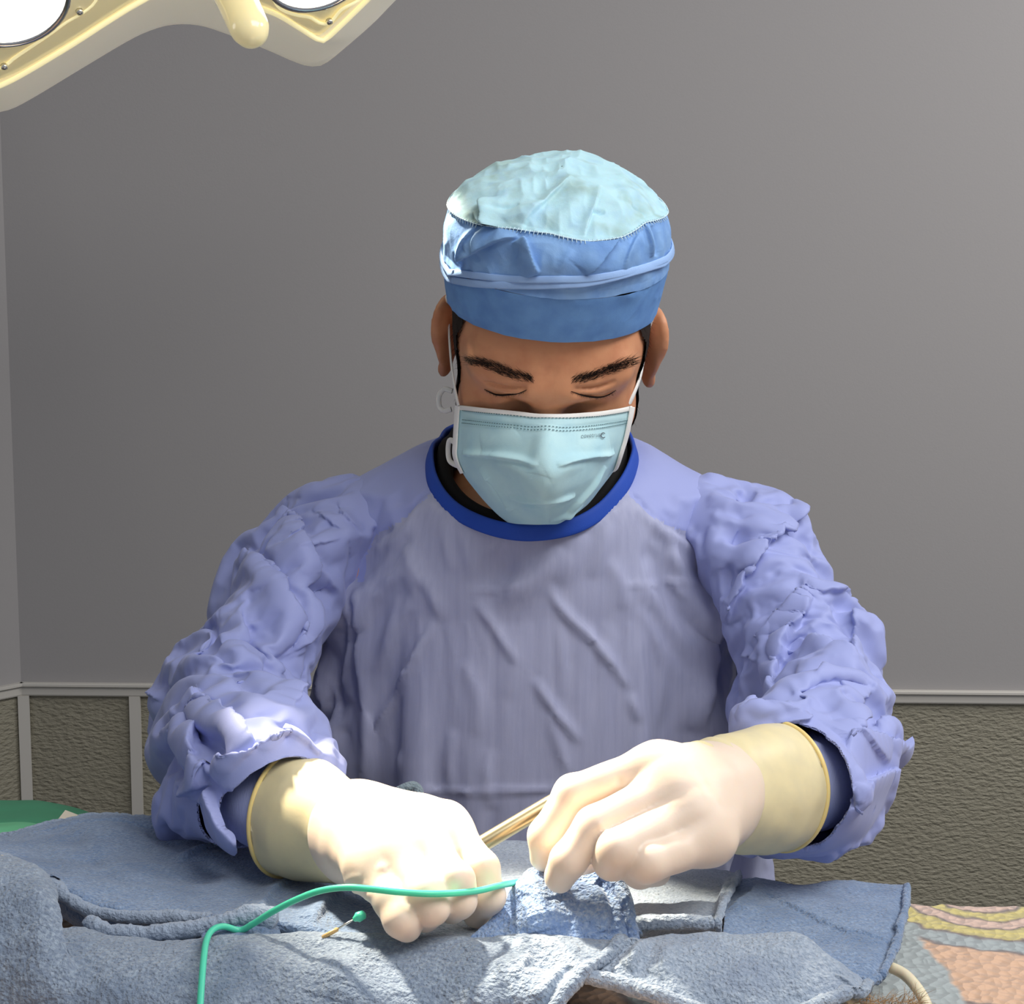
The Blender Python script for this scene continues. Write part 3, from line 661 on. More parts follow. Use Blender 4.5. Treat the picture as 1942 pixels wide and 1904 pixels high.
def facing(V, Fq):
    n = np.cross(V[Fq[:, 1]]-V[Fq[:, 0]], V[Fq[:, 2]]-V[Fq[:, 0]]); return Fq if ((CAM-V[Fq[:, 0]])*n).sum() > 0 else Fq[:, ::-1]
MR, MC = 190, 230
mv = net(rows, MR, MC); mq = facing(mv, grid_faces(MR, MC)); SM = Sculpt(mv, mq)
for a in [([(872, 862), (930, 866), (985, 874), (1025, 888)], .0032, .0030, 'fold', .25, .3), ([(1052, 888), (1090, 874), (1130, 866), (1170, 860)], .0032, .0030, 'fold', .25, .3),
          ([(1038, 800), (1034, 840), (1028, 880), (1022, 905)], .008, .003), ([(1015, 903), (970, 880), (930, 868)], .007, .0022), ([(1035, 903), (1075, 882), (1110, 870)], .007, .0022),
          ([(960, 943), (1000, 949), (1050, 948), (1095, 940)], .003, .003, 'fold', .3, .3), ([(965, 955), (1010, 959), (1055, 957), (1085, 950)], .002, -.0016, 'groove'), ([(905, 885), (935, 915), (955, 950), (970, 975)], .005, .0035, 'fold', .4, .35),
          ([(1150, 880), (1120, 925), (1090, 955), (1060, 990)], .005, .003, 'fold', .4, .5), ([(925, 905), (945, 940), (960, 965)], .005, -.003, 'groove'), ([(910, 850), (960, 835), (985, 820)], .008, .0016), ([(1090, 845), (1130, 850), (1160, 845)], .008, .0014),
          ([(1110, 960), (1070, 978), (1040, 990)], .003, .002, 'ridge'), ([(870, 795), (1040, 812), (1190, 798)], .002, -.0006, 'groove', .1)]:
    a = list(a); a[2] *= 1.4; SM.stroke(*a)
SM.off += .0005*noise(mv, 70, 2)
mv = SM.done(1); mn = normals(mv, mq)
# a thin double layer: outer face and inner face joined round the edge
def thick(V, Fq, nr, nc, t):
    n = normals(V, Fq); k = len(V); W_ = V-n*t; b = np.r_[np.arange(nc), np.arange(1, nr)*nc+nc-1, (nr-1)*nc+np.arange(nc-2, -1, -1), np.arange(nr-2, 0, -1)*nc]; e = np.stack([b, np.roll(b, -1), np.roll(b, -1)+k, b+k], 1)
    return np.vstack([V, W_]), np.vstack([Fq, Fq[:, ::-1]+k, e])
mV, mQ = thick(mv, mq, MR, MC, .0012)
mesh_obj('mask_panel', mV, mQ, M_MASK, fmask)
SM2 = Sculpt(mv, mq)
def on_mask(px, n, lift):
    q = crom(px, n); i = [SM2.find(*p) for p in q]; L = mv[i].copy()
    for _ in range(3): L[1:-1] = (L[:-2]+2*L[1:-1]+L[2:])/4
    return L+mn[i]*lift, mn[i]
G = mv.reshape(MR, MC, 3); GN = mn.reshape(MR, MC, 3)
mb = MB()
vv, ff = ribbon(G[4, :]+GN[4, :]*.0002, GN[4, :], .0038, .0016); mb.add(vv, ff); mb.build('top_binding', M_MWHITE, fmask, label='white top binding')
for c0, r1 in ((2, MR-86), (MC-3, MR-86)):
    mb = MB(); vv, ff = ribbon(G[1:r1, c0]+GN[1:r1, c0]*.0012, GN[1:r1, c0], np.full(r1-1, .0062), .0018); mb.add(vv, ff); mb.build('side_binding', M_MWHITE, fmask, label='white side binding')
mb = MB()
for r in (8, 23, 28):
    for c in range(10, MC-10):
        if c % 3: continue
        a, b = G[r, c]+GN[r, c]*.0009, G[r, c]*-.6+G[r, c+1]*1.6+GN[r, c]*.0009; mb.tube([a, b], .00033 if r > 8 else .00028, 5)
mb.build('stitching', M_INK, fmask)
# ear loops and the loose strap behind the jaw
mb = MB(); L = crom([P(869, 769, 1.192), P(862, 735, 1.196), P(856, 690, 1.205), P(852, 640, 1.222), P(851, 605, 1.232), H(-.0845, .012, .034), H(-.083, .032, .012)], 60)
N_ = L-H(0, 0, 0); vv, ff = ribbon(L, N_, np.linspace(.0042, .0028, 60), .0016, 8); mb.add(vv, ff); mb.build('ear_loop', M_MWHITE, fmask, label='white ear loop')
mb = MB(); L = crom([P(1190, 772, 1.190), P(1203, 745, 1.193), P(1215, 712, 1.203), P(1221, 680, 1.214), P(1226, 640, 1.228), H(.0845, .012, .034), H(.083, .032, .012)], 60)
N_ = L-H(0, 0, 0); vv, ff = ribbon(L, N_, np.linspace(.0055, .0026, 60), .0016, 8); mb.add(vv, ff); mb.build('ear_loop', M_MWHITE, fmask, label='white ear loop')
for px in ([(858, 742, 1.235), (843, 738, 1.238), (833, 750, 1.240), (833, 770, 1.240), (842, 779, 1.238), (856, 776, 1.234)], [(864, 840, 1.212), (853, 835, 1.222), (850, 855, 1.225), (854, 875, 1.222), (872, 885, 1.210)], [(1166, 862, 1.212), (1172, 870, 1.22), (1168, 885, 1.222), (1158, 893, 1.212)]):
    mb = MB(); L = crom([P(*q) for q in px], 40); N_ = np.tile(CAM-L[20], (40, 1))+rng.normal(0, .02, (40, 3)); vv, ff = ribbon(L, N_, .0042, .0012, 8); mb.add(vv, ff); mb.build('strap', M_MWHITE, fmask, label='white strap end')
# printed word and its round mark
def text_mesh(txt, size):
    cu = bpy.data.curves.new('t', 'FONT'); cu.body = txt; cu.size = size; cu.extrude = 0.0; cu.resolution_u = 4; cu.shear = .12; cu.offset = -.012*size
    o = bpy.data.objects.new('t', cu); COL.objects.link(o); dg = bpy.context.evaluated_depsgraph_get(); me = bpy.data.meshes.new_from_object(o.evaluated_get(dg))
    V = np.array([v.co[:] for v in me.vertices]); Fs = [tuple(p.vertices) for p in me.polygons]; bpy.data.objects.remove(o); bpy.data.curves.remove(cu); bpy.data.meshes.remove(me); return V, Fs
tv, tf = text_mesh('covetrus', .0072)
wd = tv[:, 0].max(); t0, t1 = (1100, 832), (1137, 829)
def place(tv, w, u0, v0, u1, v1, ht):
    """lays flat letters on the mask between two places"""
    out = []
    for q in tv:
        f = q[0]/w; u = u0+(u1-u0)*f; v = v0+(v1-v0)*f-q[1]/ht*1.0
        out.append((u, v))
    out = np.array(out); i = np.array([SM2.find(*p) for p in out]); c = i[len(i)//2]; n = mn[c]; c0 = mv[c]
    return np.array([on_plane(u, v, c0, n) for u, v in out])+n*.0012
mb = MB(); mb.add(place(tv, wd, *t0, *t1, .0072/13.5), tf)
a = np.linspace(.7, 2*math.pi-.7, 16); cv = np.vstack([np.stack([1142+5.2*np.cos(a), 826-5.6*np.sin(a)], 1), np.stack([1142.3+3.3*np.cos(a[::-1]), 826-3.7*np.sin(a[::-1])], 1)])
c = SM2.find(1142, 826); V = np.array([on_plane(u, v, mv[c], mn[c]) for u, v in cv])+mn[c]*.0012; mb.add(V, [(i, i+1, 30-i, 31-i) for i in range(15)])
mb.build('lettering', M_PRINT, fmask, smooth=False, label='small grey printed word and round mark')
# ================================================================== gown
GV = (lin(168, 172, 200), lin(158, 162, 192))
M_GOWN = mat('gown_fabric', GV[0], 0.62, spec=0.3, sheen=0.15, bump=[('noise', (1500, 1500, 600), 0.10, 0.0005), ('noise', (130, 130, 22), 0.10, 0.003)], var=[('noise', (230, 230, 8), GV[1], 0.3, 0.75)])
M_SLEEVE = mat('sleeve_fabric', lin(152, 161, 212), 0.6, spec=0.3, sheen=0.15, bump=[('noise', (900, 900, 900), 0.1, 0.0005)])
M_COLLAR = mat('collar_binding', lin(28, 72, 172), 0.7, bump=[('noise', 900, 0.2, 0.0006)])
M_BLACK = mat('black_knit', lin(18, 18, 22), 0.9)
gown = empty('surgical_gown', P(1010, 1300, 1.28)); gown.parent = person; gown.location = Vector(P(1010, 1300, 1.28))-person.location
X1 = np.array([1.0, 0, 0])
def soft(V, N, bands):
    o = 0
    for fq, am, sd in bands: o = o+am*noise(V, fq, sd)
    return o
def creases(V, fq, am, sd, pw=3):
    return am*(1-np.abs(noise(V, fq, sd)))**pw
# ---- body of the gown
gf = Field(np.array([-.30, 1.06, .74]), np.array([.36, 1.56, 1.52]), .0066)
gx = px0
gf.cone((gx, TY, 1.33), (gx, TY-.012, 1.15), .118, .120, 0, flat=(X1, 1.36))
gf.cone((gx, TY-.012, 1.15), (gx+.005, TY-.01, .72), .120, .150, .03, flat=(X1, 1.5))
gf.ell(P(1012, 1085, 1.315), (.145, .085, .10), .05)
gf.cone(P(1010, 930, 1.37), P(650, 1050, 1.335), .072, .052, .05); gf.cone(P(1010, 930, 1.37), P(1370, 1050, 1.335), .072, .052, .05)
gf.ell(P(1012, 985, 1.262), (.085, .04, .035), .03)
for q in (P(645, 1330, 1.33), P(1370, 1330, 1.33)): gf.cone(q, np.array([q[0]+math.copysign(.045, q[0]), q[1]-.02, .70]), .048, .075, .03)
COLL = [(832, 838, 1.335), (816, 855, 1.300), (818, 900, 1.265), (840, 942, 1.243), (880, 975, 1.228), (945, 1000, 1.214), (1012, 1007, 1.209), (1085, 995, 1.214), (1140, 965, 1.229), (1180, 920, 1.247), (1200, 880, 1.275), (1203, 848, 1.310), (1180, 815, 1.37), (1100, 795, 1.41), (1010, 790, 1.42), (910, 800, 1.40), (850, 818, 1.37), (832, 838, 1.335)]
L = crom([P(*q) for q in COLL], 160)
V, Q = gf.mesh(2)
pin = np.clip((V[:, 1]-TY+.03)/.03, 0, 1)*1.0; pin[V[:, 2] < .80] = 1; pin[V[:, 2] > 1.425] = 1
cd_ = np.sqrt(((V[:, None, :2]-L[None, ::4, :2])**2).sum(2)).min(1); pin[(cd_ < .022) & (V[:, 2] > 1.33)] = 1
V, Q = settle(V, Q, pin, [(np.array([[gx-.06, TY, 1.40], [gx-.06, TY-.02, 1.15], [gx-.06, TY-.01, .8]]), .098), (np.array([[gx+.06, TY, 1.40], [gx+.06, TY-.02, 1.15], [gx+.06, TY-.01, .8]]), .098)], .075, .25, .7, .5, 26, False)
s = Sculpt(V, Q)
s.off += soft(V, s.N, [((22, 22, 7), .0010, 22), ((70, 70, 12), .0006, 23)])
TS = [([(818, 935), (765, 988), (705, 1032), (682, 1075), (680, 1120)], .0018, -.0026, 'groove', .1),
 ([(680, 1110), (684, 1200), (690, 1300), (692, 1400), (684, 1490)], .018, .0075, 'fold', .2, .18),
 ([(1332, 1392), (1348, 1290), (1360, 1190), (1370, 1115), (1394, 1090)], .020, .0085, 'fold', .2, .15),
 ([(1192, 938), (1240, 985), (1315, 1028), (1372, 1068), (1396, 1096)], .0022, -.0030, 'groove', .1), ([(1200, 965), (1260, 1010), (1330, 1050), (1375, 1090)], .006, .003, 'ridge', .3),
 ([(1062, 1040), (1030, 1080), (985, 1110), (930, 1126)], .013, .0060, 'fold', .4, .5), ([(1110, 1020), (1080, 1070), (1055, 1110)], .010, .0035), ([(930, 1050), (955, 1090), (975, 1105)], .016, -.005, 'groove'),
 ([(888, 1126), (940, 1119), (990, 1103)], .0028, .0028, 'fold', .4, .4), ([(1180, 1112), (1230, 1113), (1278, 1107), (1335, 1104)], .003, .0030, 'fold', .4, .4), ([(1262, 1098), (1280, 1115), (1302, 1142)], .0026, .0025, 'fold', .4, .4),
 ([(898, 1138), (938, 1195), (978, 1262)], .0042, .0042, 'fold', .4, .4), ([(1036, 1110), (1062, 1155), (1130, 1225), (1195, 1312)], .0046, .0048, 'fold', .4, .4), ([(1195, 1312), (1212, 1372)], .004, .003),
 ([(820, 1175), (785, 1245), (745, 1325), (706, 1402)], .0046, .0052, 'fold', .35, .4), ([(800, 1085), (822, 1130), (840, 1180)], .006, .003), ([(770, 1030), (785, 1080), (800, 1120)], .007, .0032),
 ([(1008, 1285), (1048, 1345), (1100, 1412)], .0044, .0046, 'fold', .4, .4), ([(1040, 1345), (1062, 1420), (1078, 1470)], .004, .003), ([(1060, 1170), (1066, 1250), (1064, 1330)], .004, .0026), ([(985, 1180), (980, 1260), (965, 1330)], .006, .0025),
 ([(705, 1493), (790, 1499), (870, 1501), (1000, 1500), (1060, 1494)], .0022, .0026, 'ridge', .1), ([(860, 1380), (852, 1450), (858, 1520)], .005, .003), ([(930, 1420), (925, 1480), (932, 1540)], .005, .0026), ([(760, 1420), (750, 1480)], .005, .003),
 ([(1240, 1180), (1255, 1280), (1250, 1380)], .006, .0026), ([(1150, 1060), (1175, 1100), (1180, 1160)], .006, .0025), ([(880, 1250), (905, 1320), (900, 1400)], .006, .0025), ([(1270, 1040), (1295, 1090)], .006, .0025), ([(755, 1130), (740, 1200), (720, 1280)], .006, .003),
 ([(700, 1050), (760, 1020), (800, 960)], .005, .002), ([(650, 1060), (665, 1200), (650, 1330)], .008, .005, 'fold', .3, .3), ([(640, 1290), (628, 1380), (640, 1470)], .007, .005, 'fold'), ([(600, 1240), (610, 1340), (596, 1440)], .007, .004, 'fold'),
 ([(880, 1015), (890, 1060), (900, 1100)], .006, .003), ([(840, 1000), (850, 1050), (860, 1090)], .005, .0025), ([(1160, 1000), (1140, 1050), (1120, 1100)], .006, .003)]
for a in TS:
    a = list(a); a[2] *= 1.35; s.stroke(*a)
V = s.done(1)
# open the neckline: drop the cloth inside the collar loop, lay the edge of the rest on the loop
def inside(x, y, X, Y):
    r = np.zeros(len(x), bool); j = len(X)-1
    for i in range(len(X)):
        c = ((Y[i] > y) != (Y[j] > y)) & (x < (X[j]-X[i])*(y-Y[i])/(Y[j]-Y[i]+1e-12)+X[i]); r ^= c; j = i
    return r
lz = np.array([L[k, 2] for k in ((V[:, None, :2]-L[None, ::2, :2])**2).sum(2).argmin(1)*2])
hole = inside(V[:, 0], V[:, 1], L[:, 0], L[:, 1]) & (V[:, 2] > lz-np.where(V[:, 1] < 1.245, .004, .035))
Q = Q[~hole[Q].any(1)]; keep = np.unique(Q); mp = np.zeros(len(V), int); mp[keep] = np.arange(len(keep)); V = V[keep]; Q = mp[Q]
dl = np.sqrt(((V[:, None, :]-L[None, ::2, :])**2).sum(2)) if len(V) < 1 else None
near = np.flatnonzero(V[:, 2] > 1.34); dd = np.full(len(near), 9.0); di = np.zeros(len(near), int)
for i in range(len(L)):
    q = ((V[near, :2]-L[i, :2])**2).sum(1); m = q < dd; dd[m] = q[m]; di[m] = i
w = np.exp(-dd/.026**2)*np.exp(-((V[near, 2]-L[di, 2])/.022)**2); V[near, 2] += (L[di, 2]-.006-V[near, 2])*w
# skirt below the table edge, coarser
ks = Field(np.array([-.36, .98, .22]), np.array([.42, 1.66, .80]), .011)
ks.cone((gx+.005, TY-.01, .82), (gx+.01, TY, .2), .145, .175, 0, flat=(X1, 1.5))
kV, kQ = ks.mesh(2); kV = kV+normals(kV, kQ)*(.012*np.sin(np.arctan2(kV[:, 0]-gx, kV[:, 1]-TY)*14))[:, None]
mesh_obj('gown_body', np.vstack([V, kV]), np.vstack([Q, kQ+len(V)]), M_GOWN, gown)
me_ = bpy.data.objects['gown_body'].data; me_.materials.append(M_SLEEVE); cq = V[Q].mean(1)      # the raglan yokes are cut from the sleeve cloth
sl, sr = np.array([P(*q) for q in [(680, 1125, 1.24), (682, 1075, 1.24), (705, 1032, 1.24), (765, 988, 1.24), (818, 935, 1.25), (835, 800, 1.3)]]), np.array([P(*q) for q in [(1396, 1125, 1.24), (1394, 1092, 1.24), (1372, 1068, 1.24), (1315, 1028, 1.24), (1240, 985, 1.24), (1192, 938, 1.25), (1180, 800, 1.3)]])
yk = (cq[:, 2] > sl[0, 2]) & ((cq[:, 0] < np.interp(cq[:, 2], sl[:, 2], sl[:, 0])) | (cq[:, 0] > np.interp(cq[:, 2], sr[:, 2], sr[:, 0])))
mi = np.zeros(len(me_.polygons), np.int32); mi[:len(Q)] = yk; me_.polygons.foreach_set('material_index', mi)
# ---- collar binding and the black shirt in the neck opening
c0 = P(1010, 900, 1.33); N_ = (L-c0)*np.array([1, 1, .35])+np.array([0, -.02, .012])
mb = MB(); vv, ff = ribbon(L-np.array([0, 0, .0015]), N_, .0135, .0042, 14); mb.add(vv, ff); mb.build('collar_binding', M_COLLAR, gown, label='royal blue collar binding')
mb = MB(); L2 = c0+(L-c0)*np.array([.93, .9, .95])+np.array([0, .006, .001])
rows_ = [L2+np.array([0, 0, -.02]), L2+np.array([0, 0, .002]), c0+(L2-c0)*np.array([.97, .97, 1])+np.array([0, .002, .006]), c0+(L2-c0)*np.array([.9, .9, .98])+np.array([0, .004, .003]), c0+(L2-c0)*np.array([.84, .84, .9])+np.array([0, .008, -.015])]
mb.add(np.vstack(rows_), [tuple(f) for f in grid_faces(5, 160)]); mb.build('undershirt', M_BLACK, person, label='black shirt neckline')
# ---- sleeves
def axis_dist(V, a, b):
    ba = b-a; t = np.clip(((V-a)@ba)/(ba@ba), 0, 1); return np.linalg.norm(V-a-t[:, None]*ba, axis=1), t
def sleeve(name, lo, hi, prims, hole, rolls, strokes, sh, arm, cut=None, h=.0056, seed=0):
    f = Field(lo, hi, h)
    for (a, b, ra, rb, k) in prims: f.cone(P(*a), P(*b), ra, rb, k)
    V, Q = f.mesh(2); s = Sculpt(V, Q)
    for (px, r0, r1, rise, k) in rolls:                   # folds of cloth laid over the sleeve: long rolls with a crease either side
        L, LN = s.line(px); m = len(L); t = np.linspace(0, 1, m); r = r0+(r1-r0)*t; hgt = rise*np.sin(math.pi*np.clip(t*.9+.05, 0, 1))**.6
        C_ = L-LN*(r-hgt)[:, None]; idx = np.unique(np.r_[0:m:2, m-1])
        for i, j in zip(idx, idx[1:]): f.cone(C_[i], C_[j], r[i], r[j], .004)
    V, Q = f.mesh(2)
    ha_, hb_ = P(*hole[0]), P(*hole[1]); hr = hole[2]; ds, ht = axis_dist(V, ha_, hb_)
    sp = P(*sh); pin = np.zeros(len(V)); pin[(np.sign(sp[0])*(V[:, 0]-sp[0]) < -.03) & (V[:, 2] > 1.40)] = 1
    pin[ds < hr*1.12] = 1
    V, Q = settle(V, Q, pin, [(np.array([P(*q) for q in arm]), .034)], .22, 3.0, .10, .25, 28, True, 2)
    for grp in strokes:
        s = Sculpt(V, Q)
        for a in grp: s.stroke(*a, **({'over': .55} if len(a) > 3 and a[3] == 'fold' else {}))
        V = s.done(1, .25)
    # open the end round the glove
    ds, ht = axis_dist(V, ha_, hb_); gone = (ds < hr) & (ht > .02)
    if cut is not None:
        dc, tc_ = axis_dist(V, P(*cut[0]), P(*cut[1])); gone |= dc < cut[2]
    Q = Q[~gone[Q].all(1)]; keep = np.unique(Q); mp = np.zeros(len(V), int); mp[keep] = np.arange(len(keep)); V = V[keep]; Q = mp[Q]
    E = np.sort(np.vstack([Q[:, [0, 1]], Q[:, [1, 2]], Q[:, [2, 3]], Q[:, [3, 0]]]), 1); U, cnt = np.unique(E, axis=0, return_counts=True); B = U[cnt == 1]
    for _ in range(10):                                   # even out the cut edge
        acc = np.zeros_like(V); n_ = np.zeros(len(V)); 
        for x, y in ((0, 1), (1, 0)): np.add.at(acc, B[:, x], V[B[:, y]]); np.add.at(n_, B[:, x], 1)
        k_ = n_ > 1; V[k_] = V[k_]*.5+.5*acc[k_]/n_[k_][:, None]
    W_ = V-normals(V, Q)*.0016; n = len(V); e = np.stack([B[:, 0], B[:, 1], B[:, 1]+n, B[:, 0]+n], 1)
    return mesh_obj(name, np.vstack([V, W_]), np.vstack([Q, Q[:, ::-1]+n, e]), M_SLEEVE, gown)
sleeve('sleeve', np.array([-.40, .86, 1.16]), np.array([-.09, 1.45, 1.54]),
 [((700, 1012, 1.335), (595, 1036, 1.32), .051, .049, .0), ((595, 1036, 1.32), (550, 1085, 1.29), .047, .050, .03), ((550, 1085, 1.29), (470, 1250, 1.24), .050, .056, .03), ((600, 1080, 1.28), (540, 1290, 1.225), .03, .034, .03),
  ((470, 1250, 1.235), (462, 1335, 1.17), .056, .053, .03), ((462, 1335, 1.15), (480, 1395, 1.10), .053, .050, .02), ((480, 1395, 1.10), (522, 1510, 1.01), .049, .042, .02), ((560, 1440, 1.045), (480, 1400, 1.05), .024, .03, .02),
  ((322, 1165, 1.215), (340, 1235, 1.20), .008, .020, .006), ((372, 1488, 1.078), (475, 1563, 1.0), .032, .021, .015), ((345, 1175, 1.20), (400, 1190, 1.18), .019, .024, .004), ((400, 1190, 1.18), (470, 1235, 1.15), .024, .026, .004), ((470, 1235, 1.15), (522, 1310, 1.14), .026, .016, .004)],
 [(470, 1520, 1.035), (580, 1556, .965), .0385],
 [([(445, 1005), (455, 1063), (452, 1106), (463, 1149)], .020, .014, .008, .003), ([(527, 965), (551, 985), (570, 1032), (585, 1084), (594, 1112)], .018, .016, .009, .003), ([(470, 1040), (500, 1085), (540, 1140), (565, 1215), (572, 1250)], .022, .014, .009, .003),
  ([(590, 1110), (598, 1166), (592, 1230), (575, 1300)], .014, .010, .006, .003), ([(385, 1345), (437, 1385), (497, 1425), (560, 1395)], .014, .016, .006, .003), ([(325, 1343), (346, 1381), (372, 1420), (404, 1474)], .014, .010, .008, .003), ([(404, 1474), (440, 1450), (497, 1420), (549, 1392)], .008, .010, .006, .003),
  ],
 [[([(305, 1240), (351, 1207), (381, 1222), (415, 1240), (445, 1262), (484, 1298), (508, 1318)], .009, -.010, 'groove', .2), ([(594, 1112), (585, 1084), (570, 1032), (551, 985), (527, 960)], .014, .009, 'fold', .25, .15), ([(575, 1244), (553, 1172), (523, 1112), (488, 1072), (463, 1034)], .014, .009, 'fold', .25, .15),
   ([(556, 1345), (566, 1300), (576, 1244), (597, 1200), (596, 1150), (588, 1110)], .012, .008, 'fold', .2, .15), ([(590, 1105), (605, 1122), (622, 1128), (640, 1118)], .008, -.013, 'groove', .3), ([(359, 1126), (356, 1160), (351, 1200)], .009, .006, 'fold', .2, .2)],
  [([(497, 1421), (437, 1376), (385, 1338), (366, 1298)], .016, .009, 'fold', .3, .15), ([(404, 1474), (372, 1420), (346, 1381), (325, 1343)], .014, .010, 'fold', .25, .14), ([(562, 1377), (549, 1390), (497, 1422), (432, 1452), (404, 1476)], .012, .008, 'fold', .25, .15),
   ([(351, 1508), (375, 1492), (402, 1480)], .010, .008, 'fold', .3, .2), ([(471, 1605), (432, 1571), (415, 1528), (398, 1489)], .012, .010, 'fold', .25, .15), ([(448, 1500), (446, 1540), (470, 1585)], .010, -.010, 'groove', .3), ([(262, 1293), (280, 1315), (300, 1335)], .006, .006, 'fold', .4, .2),
   ([(527, 946), (575, 943), (631, 940), (648, 920), (700, 901), (760, 888), (802, 876)], .0016, -.0026, 'groove', .1), ([(450, 1002), (480, 985), (512, 978)], .0016, -.002, 'groove', .2), ([(488, 1420), (531, 1403), (575, 1407), (609, 1433)], .008, .005, 'fold', .3, .2),
   ([(560, 1040), (600, 1030), (650, 1020)], .004, .003, 'fold'), ([(640, 945), (655, 985), (690, 1010)], .006, .004, 'fold'), ([(590, 960), (640, 1010), (665, 1060)], .009, .005, 'fold'), ([(415, 1140), (410, 1180), (412, 1215)], .0016, -.0014, 'groove'), ([(300, 1395), (330, 1380), (355, 1362)], .006, .004, 'fold'), ([(330, 1480), (370, 1510), (400, 1530)], .008, .004, 'fold')]],
 (600, 1048, 1.32), ARM[-1])
sleeve('sleeve', np.array([.10, .86, 1.16]), np.array([.42, 1.45, 1.54]),
 [((1300, 1008, 1.335), (1400, 1035, 1.32), .050, .048, .0), ((1400, 1035, 1.32), (1435, 1060, 1.30), .048, .048, .03), ((1435, 1060, 1.30), (1515, 1200, 1.24), .047, .048, .03), ((1420, 1080, 1.28), (1440, 1320, 1.23), .034, .036, .03), ((1512, 1200, 1.235), (1548, 1335, 1.16), .047, .046, .03),
  ((1548, 1345, 1.14), (1562, 1420, 1.10), .046, .042, .02), ((1562, 1420, 1.10), (1540, 1500, 1.05), .043, .034, .02), ((1545, 1400, 1.05), (1430, 1378, 1.02), .026, .016, .01), ((1565, 1555, 1.05), (1420, 1603, 1.02), .022, .007, .012), ((1560, 1475, 1.07), (1520, 1490, 1.02), .044, .044, .02),
  ((1540, 1155, 1.215), (1622, 1180, 1.20), .018, .023, .004), ((1622, 1180, 1.20), (1632, 1240, 1.195), .023, .012, .004), ((1500, 1225, 1.195), (1580, 1250, 1.17), .022, .026, .004), ((1580, 1250, 1.17), (1650, 1295, 1.15), .025, .016, .004)],
 [(1560, 1482, 1.05), (1440, 1498, .965), .0415],
 [([(1500, 1340), (1530, 1300), (1590, 1292), (1650, 1312)], .022, .016, .006, .003), ([(1560, 1420), (1595, 1455), (1618, 1500), (1600, 1540)], .012, .012, .006, .003)],
 [[([(1414, 926), (1408, 970), (1394, 1040), (1380, 1098), (1376, 1138)], .007, -.009, 'groove', .15), ([(1376, 1186), (1399, 1134), (1425, 1080), (1457, 1031), (1492, 995), (1522, 968), (1524, 950), (1497, 942)], .015, .010, 'fold', .2, .14), ([(1421, 1339), (1448, 1281), (1475, 1245), (1510, 1183), (1539, 1129)], .016, .011, 'fold', .2, .14),
   ([(1488, 1323), (1519, 1294), (1568, 1279), (1626, 1284), (1664, 1306)], .008, -.010, 'groove', .2), ([(1539, 1129), (1595, 1116), (1635, 1118), (1655, 1142)], .010, .007, 'fold', .25, .2), ([(1620, 1151), (1624, 1190), (1627, 1235)], .010, .008, 'fold', .3, .15), ([(1630, 1243), (1600, 1237), (1550, 1224), (1510, 1200)], .012, .009, 'fold', .25, .15), ([(1470, 1262), (1510, 1215), (1545, 1190)], .008, -.009, 'groove')],
  [([(1597, 1406), (1609, 1388), (1631, 1334), (1664, 1308)], .012, .010, 'fold', .2, .14), ([(1724, 1424), (1653, 1416), (1597, 1406)], .014, .011, 'fold', .15, .12), ([(1726, 1366), (1693, 1384), (1660, 1376)], .010, .008, 'fold', .3, .15), ([(1711, 1464), (1665, 1478), (1626, 1491)], .012, .008, 'fold', .25, .15),
   ([(1546, 1406), (1595, 1455), (1620, 1491), (1626, 1524), (1580, 1540), (1537, 1556)], .012, .009, 'fold', .2, .15), ([(1524, 1571), (1530, 1595), (1533, 1618)], .006, -.010, 'groove', .3), ([(1466, 1375), (1524, 1368), (1533, 1350), (1484, 1342), (1430, 1343), (1390, 1361)], .007, .005, 'fold', .25, .2),
   ([(1360, 1260), (1400, 1240), (1440, 1260)], .004, .0035, 'fold'), ([(1240, 940), (1290, 935), (1330, 925)], .005, .003, 'fold'), ([(1519, 1084), (1528, 1116), (1492, 1160), (1421, 1227)], .010, .005, 'fold', .3, .4), ([(1580, 1235), (1570, 1260), (1545, 1278)], .004, .004, 'fold'), ([(1380, 1280), (1400, 1330), (1425, 1370)], .008, .004), ([(1590, 1400), (1640, 1440), (1690, 1450)], .008, .004, 'fold')]],
 (1400, 1035, 1.32), ARM[1], cut=((1500, 1488, .985), (1400, 1495, .90), .040))
# inner cuffs that run into the gloves
M_CUFF = mat('knit_cuff', lin(168, 176, 216), 0.8, bump=[('wave', (300, 300, 300), .3, .001)])
for px, ra in (([(440, 1420, 1.11), (478, 1488, 1.045), (512, 1528, 1.012), (568, 1548, .996)], np.linspace(.034, .0285, 24)), ([(1590, 1440, 1.10), (1560, 1475, 1.05), (1520, 1488, 1.015), (1468, 1493, .996)], np.linspace(.036, .0300, 24))):
    mb = MB(); t = np.linspace(0, 1, 24); mb.tube(crom([P(*q) for q in px], 24), ra+.0005*np.sin(t*50), 36); mb.build('cuff', M_CUFF, gown)
